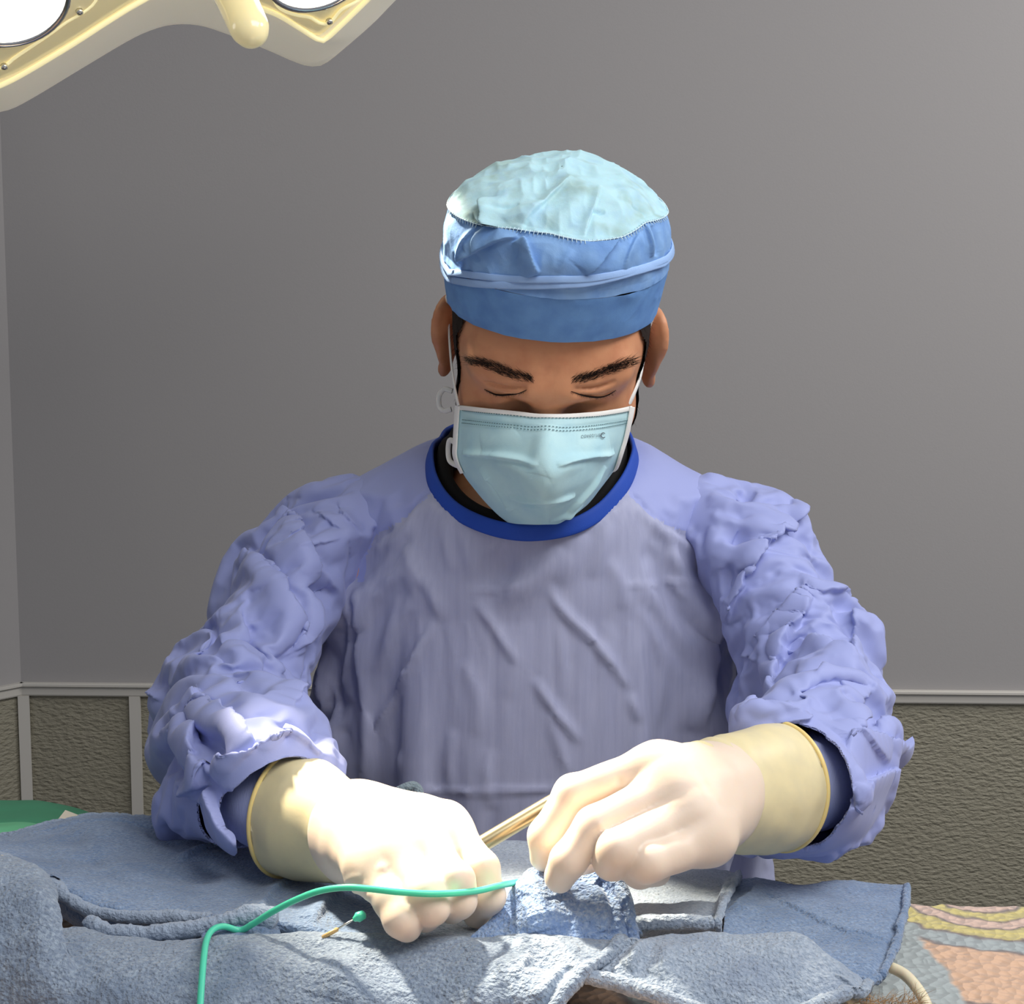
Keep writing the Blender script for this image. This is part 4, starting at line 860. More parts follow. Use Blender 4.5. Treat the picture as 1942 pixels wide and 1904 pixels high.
# ================================================================== gloves
M_GLOVE = mat('latex_glove', lin(232, 212, 192), 0.42, spec=0.4, sss=0.25, sss_r=(1, .55, .3), bump=[('noise', 500, 0.05, 0.0008)])
M_GCUFF = mat('latex_cuff', lin(228, 214, 170), 0.45, spec=0.4, sss=0.15, sss_r=(1, .7, .4), bump=[('noise', 90, 0.1, 0.002)], var=[('noise', 55, lin(216, 204, 166), .4, .75)])
M_GRIM = mat('latex_rim', lin(242, 212, 140), 0.4, spec=0.4, sss=0.2)
def glove(label, palm, fingers, wrist, rim, strokes, lo, hi, tilt):
    root = empty('glove', P(*wrist[0][:3])); root.parent = person; root.location = Vector(P(*wrist[0][:3]))-person.location; root['label'] = label
    f = Field(lo, hi, .00135)
    for (a, b, ra, rb, k) in palm: f.cone(P(*a), P(*b), ra, rb, k)
    D0 = f.D.copy(); res = D0.copy()
    for (pts, rs, k) in fingers:
        rs = [r*.92 for r in rs]
        g = Field(lo, hi, .00135)
        for i in range(len(pts)-1): g.cone(P(*pts[i]), P(*pts[i+1]), rs[i], rs[i+1], .004 if i else 0)
        res = np.minimum(res, smin(D0, g.D, k))
    f.D = res; V, Q = f.mesh(2); s = Sculpt(V, Q); s.off += .0004*noise(V, 90, 7)
    for a in strokes: s.stroke(*a)
    V = s.done(1); mesh_obj('hand', V, Q, M_GLOVE, root)
    # the long cuff, pulled over the sleeve end, with small rings of slack near the wrist
    pts = crom([P(*w[:3]) for w in wrist], 46); rr = np.interp(np.linspace(0, 1, 46), np.linspace(0, 1, len(wrist)), [w[3] for w in wrist])
    tt = np.linspace(0, 1, 46); rr = rr+.0011*np.sin(tt*46)*np.clip((tt-.5)*3, 0, 1)
    T = np.gradient(pts, axis=0); T /= np.linalg.norm(T, axis=1)[:, None]; n0 = np.asarray(tilt, float); VV = []; n = 64; a = np.linspace(0, 2*math.pi, n, endpoint=False)
    for i in range(46):
        u_ = n0-T[i]*np.dot(n0, T[i]); u_ /= np.linalg.norm(u_); b = np.cross(T[i], u_); wob = 1+.012*np.sin(a*3+i*.22)*np.clip(1.2-tt[i], 0, 1)
        VV.append(pts[i]+rr[i]*wob[:, None]*(np.cos(a)[:, None]*u_*1.12+np.sin(a)[:, None]*b*.94))
    inn = pts[0]+(VV[0]-pts[0])*.955+T[0]*.003; VV = [inn]+VV; VV = np.vstack(VV)
    sc_ = Sculpt(VV, grid_faces(47, n, True)); sc_.off += .0009*noise(VV, (60, 60, 60), 12)
    mesh_obj('cuff', sc_.done(0), grid_faces(47, n, True)[:, ::-1] if rim else grid_faces(47, n, True), M_GCUFF, root)
    L = VV[n:2*n]; mb = MB(); mb.tube(np.vstack([L, L[:2]]), .0017, 10, False); mb.build('rolled_rim', M_GRIM, root, label='yellow rolled rim of the glove')
    return root
# surgeon's left hand, on the right of the picture, pinching up the towel
glove('cream latex glove pinching the raised towel', [((1345, 1500, .952), (1250, 1462, .925), .0245, .016, 0), ((1345, 1506, .95), (1285, 1500, .915), .0245, .016, .02), ((1345, 1514, .948), (1312, 1545, .905), .0245, .016, .02), ((1345, 1522, .948), (1345, 1588, .902), .0245, .0155, .02), ((1300, 1500, .935), (1300, 1560, .93), .016, .016, .02), ((1390, 1480, .97), (1290, 1530, .965), .022, .016, .02)],
 [([(1245, 1455, .928), (1085, 1505, .915), (1034, 1585, .91), (1032, 1626, .915)], [.0150, .0118, .0108, .0094], .012),
  ([(1275, 1495, .914), (1128, 1566, .888), (1078, 1632, .884), (1060, 1664, .890)], [.0150, .0122, .0112, .0098], .012),
  ([(1305, 1545, .905), (1170, 1612, .872), (1160, 1634, .880), (1195, 1640, .905)], [.0148, .0126, .0112, .0098], .010),
  ([(1343, 1590, .900), (1228, 1636, .872), (1212, 1650, .884), (1245, 1655, .905)], [.0145, .0120, .0108, .0092], .010),
  ([(1340, 1500, .965), (1225, 1560, .968), (1135, 1628, .950), (1082, 1658, .925)], [.017, .0135, .0122, .010], .015)],
 [(1482, 1492, 1.003, .0370), (1452, 1496, .99, .0370), (1415, 1501, .975, .0352), (1372, 1506, .96, .0325), (1328, 1508, .945, .0300), (1288, 1508, .935, .0262)], True,
 [
  ([(1130, 1560), (1148, 1572), (1150, 1590)], .002, .0011, 'ridge'), ([(1165, 1478), (1182, 1484)], .0025, -.001, 'groove')],
 np.array([-.03, .74, 1.18]), np.array([.185, 1.04, 1.35]), (0, .2, 1))
# surgeon's right hand, on the left of the picture, fingers curled down round the rod
glove('cream latex glove curled over the metal rod', [((690, 1580, .957), (845, 1575, .930), .0235, .0155, 0), ((690, 1582, .955), (800, 1605, .910), .0235, .016, .02), ((690, 1586, .953), (752, 1625, .898), .0235, .016, .02), ((690, 1592, .951), (705, 1640, .895), .0235, .0155, .02), ((740, 1580, .94), (800, 1570, .94), .017, .015, .02), ((660, 1560, .97), (780, 1620, .955), .022, .016, .02)],
 [([(848, 1580, .928), (912, 1648, .902), (925, 1700, .898), (905, 1732, .908)], [.0148, .0120, .0110, .0096], .012),
  ([(800, 1608, .908), (862, 1672, .876), (868, 1706, .874), (858, 1722, .884)], [.0150, .0124, .0114, .0100], .012),
  ([(750, 1628, .897), (806, 1694, .864), (818, 1720, .862), (806, 1738, .874)], [.0148, .0122, .0112, .0100], .012),
  ([(704, 1642, .895), (744, 1706, .868), (760, 1744, .858), (772, 1758, .862)], [.0140, .0114, .0106, .0094], .012),
  ([(700, 1575, .965), (820, 1640, .955), (880, 1690, .945), (905, 1715, .935)], [.017, .0135, .0120, .010], .015)],
 [(552, 1545, 1.003, .0360), (585, 1556, .99, .0350), (628, 1570, .975, .0315), (668, 1582, .96, .0285), (705, 1592, .95, .0258), (735, 1598, .942, .0232)], True,
 [([(715, 1640), (735, 1650)], .003, .001), ([(640, 1690), (665, 1668), (690, 1662)], .002, .001, 'ridge'), ([(655, 1705), (680, 1684), (700, 1678)], .002, .001, 'ridge'), ([(672, 1720), (698, 1700), (715, 1692)], .002, .001, 'ridge'), ([(830, 1612), (845, 1630), (860, 1650)], .002, -.0012, 'groove')],
 np.array([-.16, .74, 1.14]), np.array([.02, 1.04, 1.33]), (0, .2, 1))
# ================================================================== towels, blanket, cloths
TB_ = [('noise', 620, 1.0, .0016), ('voronoi', 420, 0.6, .0012), ('noise', 60, .2, .003)]
M_TOWEL = mat('blue_terry', lin(114, 136, 168), 0.95, spec=0.1, sheen=0.35, bump=TB_, var=[('noise', 420, lin(142, 162, 190), .42, .7), ('noise', 25, lin(100, 122, 154), .45, .75)])
M_TOWEL_LIT = mat('lit_terry', lin(146, 160, 178), 0.95, spec=0.1, sheen=0.35, bump=TB_, var=[('noise', 420, lin(176, 188, 202), .42, .7), ('noise', 25, lin(132, 146, 168), .45, .75)])  # same terry with a paler colour, for towels lying in stronger light
M_TOWEL_SHADE = mat('shaded_terry', lin(126, 140, 160), 0.95, spec=0.1, sheen=0.35, bump=TB_, var=[('noise', 420, lin(158, 172, 188), .42, .7), ('noise', 25, lin(112, 128, 150), .45, .75)])  # same terry darkened: the near towel's shading is put into its colour
M_TOWEL_LITBLUE = mat('lit_blue_terry', lin(132, 158, 200), 0.95, spec=0.1, sheen=0.35, bump=TB_, var=[('noise', 420, lin(176, 194, 216), .42, .7), ('noise', 25, lin(112, 142, 194), .45, .75)])  # same terry brightened: lamplight on the raised peak is painted into the colour
M_HEM = mat('towel_hem', lin(150, 164, 184), 0.95, spec=0.1, sheen=0.3, bump=[('noise', 500, 1.0, .002)])
def towel(name, label, rows, nr, nc, m, strokes=(), rough=.0007, t=.0035, group='surgical towels on the table', big=.002, hems=(), hem_row=1.0, far_row=0.0, hem_mat=None):
    root = empty(name, P(*rows[len(rows)//2][len(rows[0])//2]), label, 'towel', group)
    V = net(rows, nr, nc); Q = facing(V, grid_faces(nr, nc)); s = Sculpt(V, Q)
    s.off += rough*.45*noise(V, 330, 61)+rough*.4*noise(V, 200, 62)+big*noise(V, 24, 63)+big*.5*noise(V, 60, 64)
    for a in strokes: s.stroke(*a)
    V = s.done(0); vv, qq = thick(V, Q, nr, nc, t); mesh_obj('cloth', vv, qq, m, root)
    for h in hems:
        kind, r = h[0], h[1]; G_ = V.reshape(nr, nc, 3)
        L = {'n': G_[int(hem_row*(nr-1))], 'f': G_[int(far_row*(nr-1))], 'l': G_[:, 0], 'r': G_[:, -1]}[kind]
        if len(h) > 2: L = L[int(h[2]*len(L)):int(h[3]*len(L))]
        L = crom(L[::6], 160); L = L+np.stack([noise(L, 70, 70+k) for k in range(3)], 1)*.0008
        vt, ft = tube(L, r*(1+.18*noise(L, 90, 75)), 14); vt = vt+np.stack([noise(vt, 420, 80+k) for k in range(3)], 1)*.0006; mesh_obj('hem', vt, ft, hem_mat or m, root)
    return root, V.reshape(nr, nc, 3)
# blanket over the table, with a fleecy pattern
def z_at(v, z): return None
def TZ(u, v, z): return on_plane(u, v, np.array([0, 0, z]), np.array([0, 0, 1.0]))
BZ = 1.178
m = bpy.data.materials.new('patterned_fleece'); m.use_nodes = True; nt = m.node_tree; N_, L_ = nt.nodes, nt.links; b_ = N_['Principled BSDF']; b_.inputs['Roughness'].default_value = .95; b_.inputs['Sheen Weight'].default_value = .3; b_.inputs['Specular IOR Level'].default_value = .1
tc = N_.new('ShaderNodeTexCoord'); nz1 = N_.new('ShaderNodeTexNoise'); nz1.inputs['Scale'].default_value = 60; L_.new(tc.outputs['Object'], nz1.inputs['Vector'])
wob = N_.new('ShaderNodeVectorMath'); wob.operation = 'MULTIPLY_ADD'; L_.new(nz1.outputs['Color'], wob.inputs[0]); wob.inputs[1].default_value = (.012, .012, .0); L_.new(tc.outputs['Object'], wob.inputs[2])
def arcs(center, stops, prev, k=1.0):
    """rings of flat colour round a point on the blanket; the last stop is open"""
    sub = N_.new('ShaderNodeVectorMath'); sub.operation = 'SUBTRACT'; L_.new(wob.outputs[0], sub.inputs[0]); sub.inputs[1].default_value = tuple(center)
    ln = N_.new('ShaderNodeVectorMath'); ln.operation = 'LENGTH'; L_.new(sub.outputs[0], ln.inputs[0])
    cr = N_.new('ShaderNodeValToRGB'); cr.color_ramp.interpolation = 'EASE'; el = cr.color_ramp.elements
    while len(el) > 1: el.remove(el[-1])
    el[0].position = 0; el[0].color = (*stops[0][1], 1)
    for p_, c_ in stops[1:]:
        e = el.new(p_/.4); e.color = (*c_, 1)
    mr = N_.new('ShaderNodeMath'); mr.operation = 'MULTIPLY'; mr.inputs[1].default_value = 1/.4; L_.new(ln.outputs['Value'], mr.inputs[0]); L_.new(mr.outputs[0], cr.inputs[0]); return cr.outputs[0]
BLO = np.array([0.05, .98, 0.0])
q0 = TZ(1862, 1692, BZ)-BLO; q0[2] = BZ
cG, cY, cP, cE, cL = lin(164, 172, 172), lin(206, 192, 128), lin(212, 184, 168), lin(212, 176, 148), lin(128, 118, 116)
col = arcs(q0, [(0, cP), (.028, cP), (.03, cL), (.033, cY), (.041, cY), (.043, cL), (.046, cP), (.054, cP), (.056, cL), (.06, cY), (.072, cY), (.075, cL), (.079, cG), (.092, cG), (.095, cL), (.099, cE), (.17, cE), (.174, cL), (.178, cE), (.26, cE), (.264, cL), (.268, cG), (.30, cG), (.304, cL), (.31, cE), (.4, cE)], None)
qa, qb = TZ(1752, 1775, BZ)-BLO, TZ(1850, 1900, BZ)-BLO; dv = qb-qa; nn = np.array([dv[1], -dv[0], 0])/np.hypot(dv[0], dv[1]); nn = nn if nn[0] > 0 else -nn
dt = N_.new('ShaderNodeVectorMath'); dt.operation = 'DOT_PRODUCT'; L_.new(wob.outputs[0], dt.inputs[0]); dt.inputs[1].default_value = tuple(nn)
c_ = float(np.dot(qa, nn)); mrg = N_.new('ShaderNodeMapRange'); mrg.inputs[1].default_value = c_-.001; mrg.inputs[2].default_value = c_+.003; L_.new(dt.outputs['Value'], mrg.inputs[0])
rg = N_.new('ShaderNodeVectorMath'); rg.operation = 'SUBTRACT'; L_.new(wob.outputs[0], rg.inputs[0]); rg.inputs[1].default_value = tuple(q0); rl = N_.new('ShaderNodeVectorMath'); rl.operation = 'LENGTH'; L_.new(rg.outputs[0], rl.inputs[0])
far = N_.new('ShaderNodeMath'); far.operation = 'LESS_THAN'; L_.new(rl.outputs['Value'], far.inputs[0]); far.inputs[1].default_value = .078
wst = N_.new('ShaderNodeSeparateXYZ'); L_.new(wob.outputs[0], wst.inputs[0]); lf = N_.new('ShaderNodeMath'); lf.operation = 'LESS_THAN'; L_.new(wst.outputs[0], lf.inputs[0]); lf.inputs[1].default_value = float((TZ(1500, 1800, BZ)-BLO)[0])
mxx = N_.new('ShaderNodeMath'); mxx.operation = 'MAXIMUM'; L_.new(mrg.outputs[0], mxx.inputs[0]); L_.new(far.outputs[0], mxx.inputs[1]); mx2 = N_.new('ShaderNodeMath'); mx2.operation = 'MAXIMUM'; L_.new(mxx.outputs[0], mx2.inputs[0]); L_.new(lf.outputs[0], mx2.inputs[1])
mix = N_.new('ShaderNodeMix'); mix.data_type = 'RGBA'; L_.new(mx2.outputs[0], mix.inputs[0]); mix.inputs[6].default_value = (*cG, 1); L_.new(col, mix.inputs[7]); L_.new(mix.outputs[2], b_.inputs['Base Color'])
bn1 = N_.new('ShaderNodeTexVoronoi'); bn1.inputs['Scale'].default_value = 150; L_.new(tc.outputs['Object'], bn1.inputs['Vector']); bp = N_.new('ShaderNodeBump'); bp.inputs['Strength'].default_value = .8; bp.inputs['Distance'].default_value = .004; L_.new(bn1.outputs[0], bp.inputs['Height']); L_.new(bp.outputs[0], b_.inputs['Normal'])
M_FLEECE = m
blanket = empty('fleece_blanket', BLO, 'pastel fleece blanket with curved bands spread under the towels', 'blanket')
nx, ny = 260, 150; X, Y = np.meshgrid(np.linspace(-.75, .85, nx), np.linspace(-.34, .175, ny)); YF = TZ(1800, 1704, BZ)[1]-BLO[1]; Y = -.34+(Y+.34)/.515*(YF+.02+.34)
ed = np.clip((np.abs(Y-(YF-.29)/2+.01)-(YF+.32)/2+.02)/.03, 0, 1)**2*.04+np.clip((np.abs(X-.05)-.76)/.04, 0, 1)**2*.05
under = np.exp(-((X+.02-BLO[0]*0)/.40)**4)*np.exp(-((Y+.07)/.17)**4)*.0
Zz = BZ-ed+under; V = np.stack([X+BLO[0], Y+BLO[1], Zz], -1).reshape(-1, 3); Q = grid_faces(ny, nx); V[:, 2] += .002*noise(V, 14, 90)+.0012*noise(V, 160, 91)
vv, qq = thick(V, Q, ny, nx, .008); mesh_obj('blanket_cloth', vv, qq, M_FLEECE, blanket)
# the table under it
M_STEEL = mat('brushed_steel', (.55, .56, .58), .32, metal=1.0); M_PAD = mat('table_pad', lin(60, 62, 66), .6)
table = empty('operating_table', (.05, .9, 0), 'steel operating table under the fleece blanket', 'table')
mb = MB(); mb.box((.05, .86, 1.06), 1.5, .40, .03); mb.build('pad', M_PAD, table, smooth=False)
mb = MB(); mb.box((.05, .86, 1.03), 1.54, .42, .03); mb.build('table_top', M_STEEL, table, smooth=False)
mb = MB(); mb.tube([(.05, .9, .06), (.05, .9, 1.015)], .07, 24); mb.build('column', M_STEEL, table)
mb = MB(); mb.box((.05, .9, .03), .9, .44, .06); mb.build('base', M_STEEL, table, smooth=False)
# left sheet towel
towel('surgical_towel', 'dark blue towel sheet behind the near towel, at far left under the sleeve',
 [[(-80, 1630, 1.105), (30, 1616, 1.105), (110, 1598, 1.115), (190, 1582, 1.125), (330, 1592, 1.125), (470, 1624, 1.105), (640, 1658, 1.065), (780, 1692, 1.025)],
  [(-80, 1594, 1.10), (30, 1580, 1.10), (110, 1562, 1.11), (190, 1545, 1.12), (330, 1556, 1.12), (470, 1590, 1.10), (640, 1625, 1.06), (780, 1660, 1.02)],
  [(-80, 1597, 1.07), (30, 1592, 1.07), (110, 1585, 1.07), (200, 1575, 1.075), (340, 1595, 1.07), (480, 1630, 1.04), (640, 1665, 1.01), (770, 1695, .98)],
  [(-80, 1600, 1.03), (35, 1612, 1.02), (120, 1625, 1.01), (220, 1645, 1.0), (350, 1668, .985), (490, 1690, .97), (640, 1715, .955), (750, 1735, .94)],
  [(-80, 1604, .99), (30, 1630, .975), (115, 1668, .955), (205, 1705, .94), (360, 1725, .928), (500, 1735, .92), (640, 1755, .91), (740, 1768, .90)],
  [(-80, 1608, .985), (10, 1632, .968), (90, 1672, .95), (190, 1732, .93), (370, 1744, .918), (500, 1750, .908), (640, 1778, .895), (730, 1790, .885)],
  [(-80, 1640, .99), (10, 1668, .975), (85, 1720, .958), (185, 1772, .935), (370, 1785, .925), (500, 1790, .915), (640, 1815, .90), (730, 1825, .89)]],
 200, 300, M_TOWEL, [([(95, 1600), (130, 1640), (160, 1680)], .004, .002, 'groove'), ([(130, 1575), (190, 1640), (280, 1715)], .006, -.002, 'groove'), ([(330, 1635), (400, 1610), (460, 1590)], .006, .004, 'fold', .3, .3), ([(300, 1590), (360, 1600), (420, 1590)], .006, .003), ([(480, 1740), (520, 1690), (570, 1660)], .008, .004, 'fold'), ([(590, 1760), (620, 1720), (660, 1690)], .008, .005, 'fold'), ([(20, 1590), (110, 1572), (200, 1556), (320, 1566)], .002, -.0015, 'groove', .1)],
 hems=[('n', .0042, 0, .72), ('f', .0022, .1, .6)], big=.003, hem_row=.8333, far_row=.1667, hem_mat=M_HEM)
# the curl of its turned-up edge, lying on the near towel
cr_root = empty('towel_strip', P(300, 1770, .89), 'pale rolled towel edge lying left of the green tube', 'towel', 'surgical towels on the table')
L = crom([P(*q) for q in [(168, 1748, .905), (185, 1757, .90), (215, 1768, .895), (270, 1770, .892), (340, 1765, .892), (395, 1755, .893), (440, 1742, .896), (480, 1735, .90), (520, 1745, .902)]], 160)
vt, ft = tube(L, (.0050+.0008*noise(L, 80, 5))*np.r_[np.linspace(.9, 1, 120), np.linspace(1, 1.5, 40)], 16); vt += np.stack([noise(vt, 380, 30+k) for k in range(3)], 1)*.0008; mesh_obj('roll', vt, ft, M_HEM, cr_root)
vt = net([[(395, 1735, .915), (430, 1725, .918), (470, 1722, .92), (505, 1733, .918), (528, 1748, .912)], [(380, 1750, .90), (430, 1742, .90), (475, 1745, .90), (505, 1755, .898), (530, 1768, .895)], [(385, 1775, .885), (430, 1775, .885), (475, 1778, .885), (500, 1780, .885), (522, 1785, .885)]], 40, 60)
vt += np.stack([noise(vt, 300, 40+k) for k in range(3)], 1)*.0009; qq = facing(vt, grid_faces(40, 60)); vt, qq = thick(vt, qq, 40, 60, .004); mesh_obj('cloth', vt, qq, M_TOWEL, cr_root)
# middle towel, the bed of the field
towel('surgical_towel', 'pale towel lying flat beneath both gloves with a turned-up right hem',
 [[(560, 1692, 1.055), (760, 1658, 1.085), (930, 1632, 1.12), (1100, 1636, 1.115), (1280, 1672, 1.08), (1400, 1686, 1.065)],
  [(560, 1660, 1.05), (760, 1625, 1.08), (930, 1596, 1.115), (1100, 1602, 1.11), (1280, 1640, 1.075), (1400, 1655, 1.06)],
  [(560, 1700, .99), (760, 1670, 1.01), (930, 1650, 1.03), (1100, 1650, 1.03), (1270, 1672, 1.01), (1398, 1668, 1.03)],
  [(560, 1740, .94), (760, 1722, .955), (930, 1708, .965), (1100, 1705, .97), (1265, 1705, .97), (1385, 1695, .985)],
  [(560, 1785, .893), (760, 1772, .90), (930, 1765, .905), (1100, 1752, .915), (1260, 1740, .925), (1368, 1738, .93)],
  [(560, 1815, .87), (760, 1812, .87), (930, 1805, .875), (1100, 1775, .895), (1255, 1750, .912), (1362, 1752, .914)],
  [(560, 1850, .88), (760, 1850, .88), (930, 1845, .885), (1100, 1815, .905), (1255, 1792, .925), (1366, 1790, .925)]],
 200, 300, M_TOWEL_LIT, [([(1180, 1708), (1260, 1712), (1340, 1706)], .002, -.0015, 'groove'), ([(1390, 1660), (1370, 1700), (1362, 1745)], .006, .005, 'fold', .2, .3), ([(640, 1690), (600, 1730), (580, 1770)], .008, .004, 'fold')], hems=[('n', .0045, .72, 1.0), ('r', .0026, .18, 1)], hem_row=.8333)
# right back towel
towel('surgical_towel', 'dark blue towel with stitched hem at the far right of the table',
 [[(1372, 1668, 1.035), (1440, 1662, 1.05), (1520, 1678, 1.045), (1600, 1672, 1.05), (1680, 1680, 1.045), (1722, 1680, 1.04)],
  [(1376, 1700, .99), (1440, 1700, .995), (1520, 1710, .99), (1600, 1712, .99), (1680, 1718, .985), (1716, 1722, .98)],
  [(1374, 1740, .945), (1440, 1745, .945), (1520, 1752, .945), (1600, 1760, .94), (1670, 1770, .935), (1702, 1775, .93)],
  [(1370, 1785, .905), (1440, 1792, .905), (1520, 1800, .90), (1590, 1812, .895), (1650, 1822, .89), (1688, 1820, .895)],
  [(1372, 1820, .88), (1440, 1830, .88), (1520, 1840, .875), (1590, 1852, .87), (1645, 1864, .865), (1672, 1856, .87)]],
 130, 160, M_TOWEL, [([(1450, 1690), (1500, 1715), (1560, 1745), (1620, 1768), (1690, 1782)], .0022, -.003, 'groove', .1), ([(1455, 1700), (1520, 1732), (1620, 1775)], .006, .003, 'fold', .2, .3), ([(1715, 1690), (1700, 1745), (1680, 1800), (1655, 1855)], .0025, -.002, 'groove', .1), ([(1440, 1665), (1420, 1700), (1380, 1730)], .008, .004, 'fold')], hems=[('r', .0026, .04, 1), ('n', .003, .75, 1)], big=.002)
# near towels
towel('surgical_towel', 'large grey-blue towel across the front edge of the table, nearest the viewer',
 [[(-80, 1640, .97), (20, 1660, .965), (70, 1690, .955), (80, 1720, .945), (75, 1775, .925), (170, 1785, .915), (380, 1800, .905), (600, 1795, .90), (850, 1795, .90), (1050, 1790, .90), (1190, 1795, .90)],
  [(-80, 1618, .925), (30, 1634, .92), (86, 1672, .912), (98, 1704, .905), (82, 1762, .897), (175, 1770, .89), (385, 1786, .88), (560, 1768, .882), (850, 1777, .878), (1010, 1766, .880), (1180, 1782, .876)],
  [(-80, 1650, .895), (15, 1668, .89), (74, 1700, .882), (105, 1735, .876), (110, 1790, .870), (190, 1802, .864), (390, 1812, .860), (600, 1808, .858), (850, 1812, .856), (1005, 1800, .858), (1160, 1806, .858)],
  [(-80, 1750, .868), (10, 1765, .862), (70, 1790, .858), (120, 1812, .853), (150, 1838, .850), (230, 1850, .846), (400, 1858, .842), (600, 1856, .840), (830, 1858, .838), (985, 1850, .838), (1108, 1846, .840)],
  [(-80, 1860, .848), (0, 1866, .845), (60, 1880, .842), (120, 1890, .838), (170, 1900, .836), (240, 1908, .832), (400, 1914, .828), (600, 1914, .826), (800, 1914, .826), (950, 1908, .826), (1062, 1900, .828)],
  [(-80, 1990, .84), (0, 1990, .838), (60, 1992, .836), (120, 1995, .832), (170, 1998, .83), (240, 2000, .826), (400, 2000, .82), (600, 2000, .818), (780, 2000, .818), (910, 1995, .818), (1015, 1985, .82)]],
 230, 420, M_TOWEL_SHADE, [([(40, 1650), (85, 1740), (80, 1830), (95, 1900)], .012, .005, 'ridge', .3), ([(700, 1795), (760, 1830), (850, 1900)], .02, -.004, 'groove'), ([(620, 1800), (650, 1850), (640, 1900)], .014, .004, 'ridge'), ([(1085, 1825), (1060, 1860), (1030, 1904)], .0026, -.0022, 'groove', .1), ([(1100, 1790), (1060, 1830), (1020, 1900)], .003, .0015, 'ridge', .1), ([(1000, 1800), (1060, 1830), (1100, 1820)], .012, -.006, 'groove')],
 hems=[('r', .0040, .15, 1)], rough=.0010, big=.003)
towel('surgical_towel', 'pale wrinkled towel at the front right corner, overlapping the dark blue one',
 [[(1122, 1812, .885), (1185, 1795, .892), (1300, 1785, .895), (1420, 1785, .895), (1512, 1790, .89), (1562, 1822, .88), (1642, 1880, .868)],
  [(1120, 1804, .868), (1182, 1786, .876), (1300, 1769, .880), (1420, 1768, .880), (1512, 1771, .878), (1566, 1808, .868), (1644, 1868, .858)],
  [(1112, 1822, .855), (1180, 1815, .858), (1300, 1805, .860), (1420, 1808, .858), (1512, 1815, .855), (1562, 1842, .852), (1640, 1876, .850)],
  [(1106, 1842, .846), (1178, 1848, .846), (1285, 1856, .842), (1420, 1865, .838), (1510, 1870, .838), (1560, 1875, .842), (1630, 1886, .846)],
  [(1112, 1854, .842), (1176, 1868, .840), (1258, 1896, .832), (1380, 1932, .826), (1490, 1928, .826), (1560, 1900, .836), (1618, 1882, .845)]],
 140, 240, M_TOWEL_LIT, [([(1195, 1850), (1215, 1810), (1235, 1785)], .006, .005, 'fold', .3, .3), ([(1135, 1835), (1170, 1805), (1215, 1795)], .006, .005, 'fold', .3, .3), ([(1250, 1860), (1262, 1820), (1258, 1790)], .006, .004, 'ridge'), ([(1160, 1850), (1190, 1832), (1230, 1800)], .005, .003), ([(1575, 1840), (1600, 1862), (1625, 1880)], .004, .003, 'fold'), ([(1560, 1822), (1590, 1850), (1622, 1872)], .003, -.002, 'groove')],
 hems=[('n', .0046), ('r', .003)], rough=.0009)
# the towel drawn up to a point between the fingers
root, TG = towel('surgical_towel', 'blue towel pulled up into a peak by the right glove', 
 [[(985, 1672, .925), (1002, 1648, .922), (1030, 1650, .918), (1060, 1668, .912), (1105, 1660, .915), (1140, 1650, .918)],
  [(960, 1700, .908), (992, 1690, .905), (1035, 1690, .90), (1075, 1692, .898), (1120, 1690, .902), (1165, 1682, .910)],
  [(928, 1738, .896), (975, 1735, .89), (1035, 1735, .886), (1085, 1735, .885), (1135, 1732, .889), (1188, 1722, .90)],
  [(890, 1780, .888), (955, 1785, .882), (1035, 1788, .878), (1095, 1788, .878), (1150, 1785, .88), (1200, 1775, .892)],
  [(880, 1812, .885), (950, 1820, .880), (1035, 1822, .876), (1095, 1822, .876), (1155, 1820, .878), (1206, 1810, .89)]],
 130, 150, M_TOWEL_LITBLUE, [([(1010, 1655), (1010, 1710), (1025, 1770)], .012, .006, 'ridge', .3), ([(985, 1690), (965, 1740), (960, 1780)], .010, -.004, 'groove'), ([(1075, 1680), (1095, 1720), (1105, 1775)], .010, -.004, 'groove'), ([(1132, 1665), (1155, 1700), (1160, 1730), (1162, 1775)], .0028, -.0032, 'groove', .1), ([(1125, 1680), (1148, 1710), (1150, 1770)], .006, .003, 'ridge', .2)], rough=.0011, hems=[('r', .0042)])
mb = MB(); L = crom([P(*q) for q in [(1150, 1650, .928), (1172, 1672, .925), (1186, 1705, .918), (1192, 1740, .91), (1202, 1772, .90)]], 60); vv, ff = ribbon(L, np.tile(np.array([.5, -.8, .3]), (60, 1)), np.linspace(.006, .0125, 60), .006, 16); mb.add(vv, ff); mb.build('folded_edge', M_TOWEL, root)
# green cloth, white card, tubes, instruments
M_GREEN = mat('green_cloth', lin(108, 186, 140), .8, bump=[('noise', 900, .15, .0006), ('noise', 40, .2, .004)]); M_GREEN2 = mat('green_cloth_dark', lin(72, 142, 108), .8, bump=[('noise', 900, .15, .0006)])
M_CARD = mat('card', lin(226, 216, 196), .7)
gr = empty('green_cloth', P(60, 1560, 1.18), 'green surgical cloth folded behind the dark blue towel at the left edge', 'cloth')
vt = net([[(-80, 1525, 1.27), (0, 1520, 1.27), (70, 1517, 1.27), (140, 1530, 1.26), (200, 1548, 1.25)], [(-80, 1535, 1.23), (0, 1535, 1.23), (70, 1532, 1.23), (140, 1545, 1.22), (195, 1560, 1.21)], [(-80, 1590, 1.18), (0, 1600, 1.17), (70, 1600, 1.17), (130, 1605, 1.17), (190, 1610, 1.17)], [(-80, 1880, 1.15), (0, 1880, 1.15), (70, 1880, 1.15), (130, 1880, 1.15), (190, 1880, 1.15)]], 90, 70); vt += .002*noise(vt, 30, 3)[:, None]*np.array([0, 0, 1]); qq = facing(vt, grid_faces(90, 70)); vt, qq = thick(vt, qq, 90, 70, .004); mesh_obj('back_fold', vt, qq, M_GREEN2, gr, label='darker green fold')
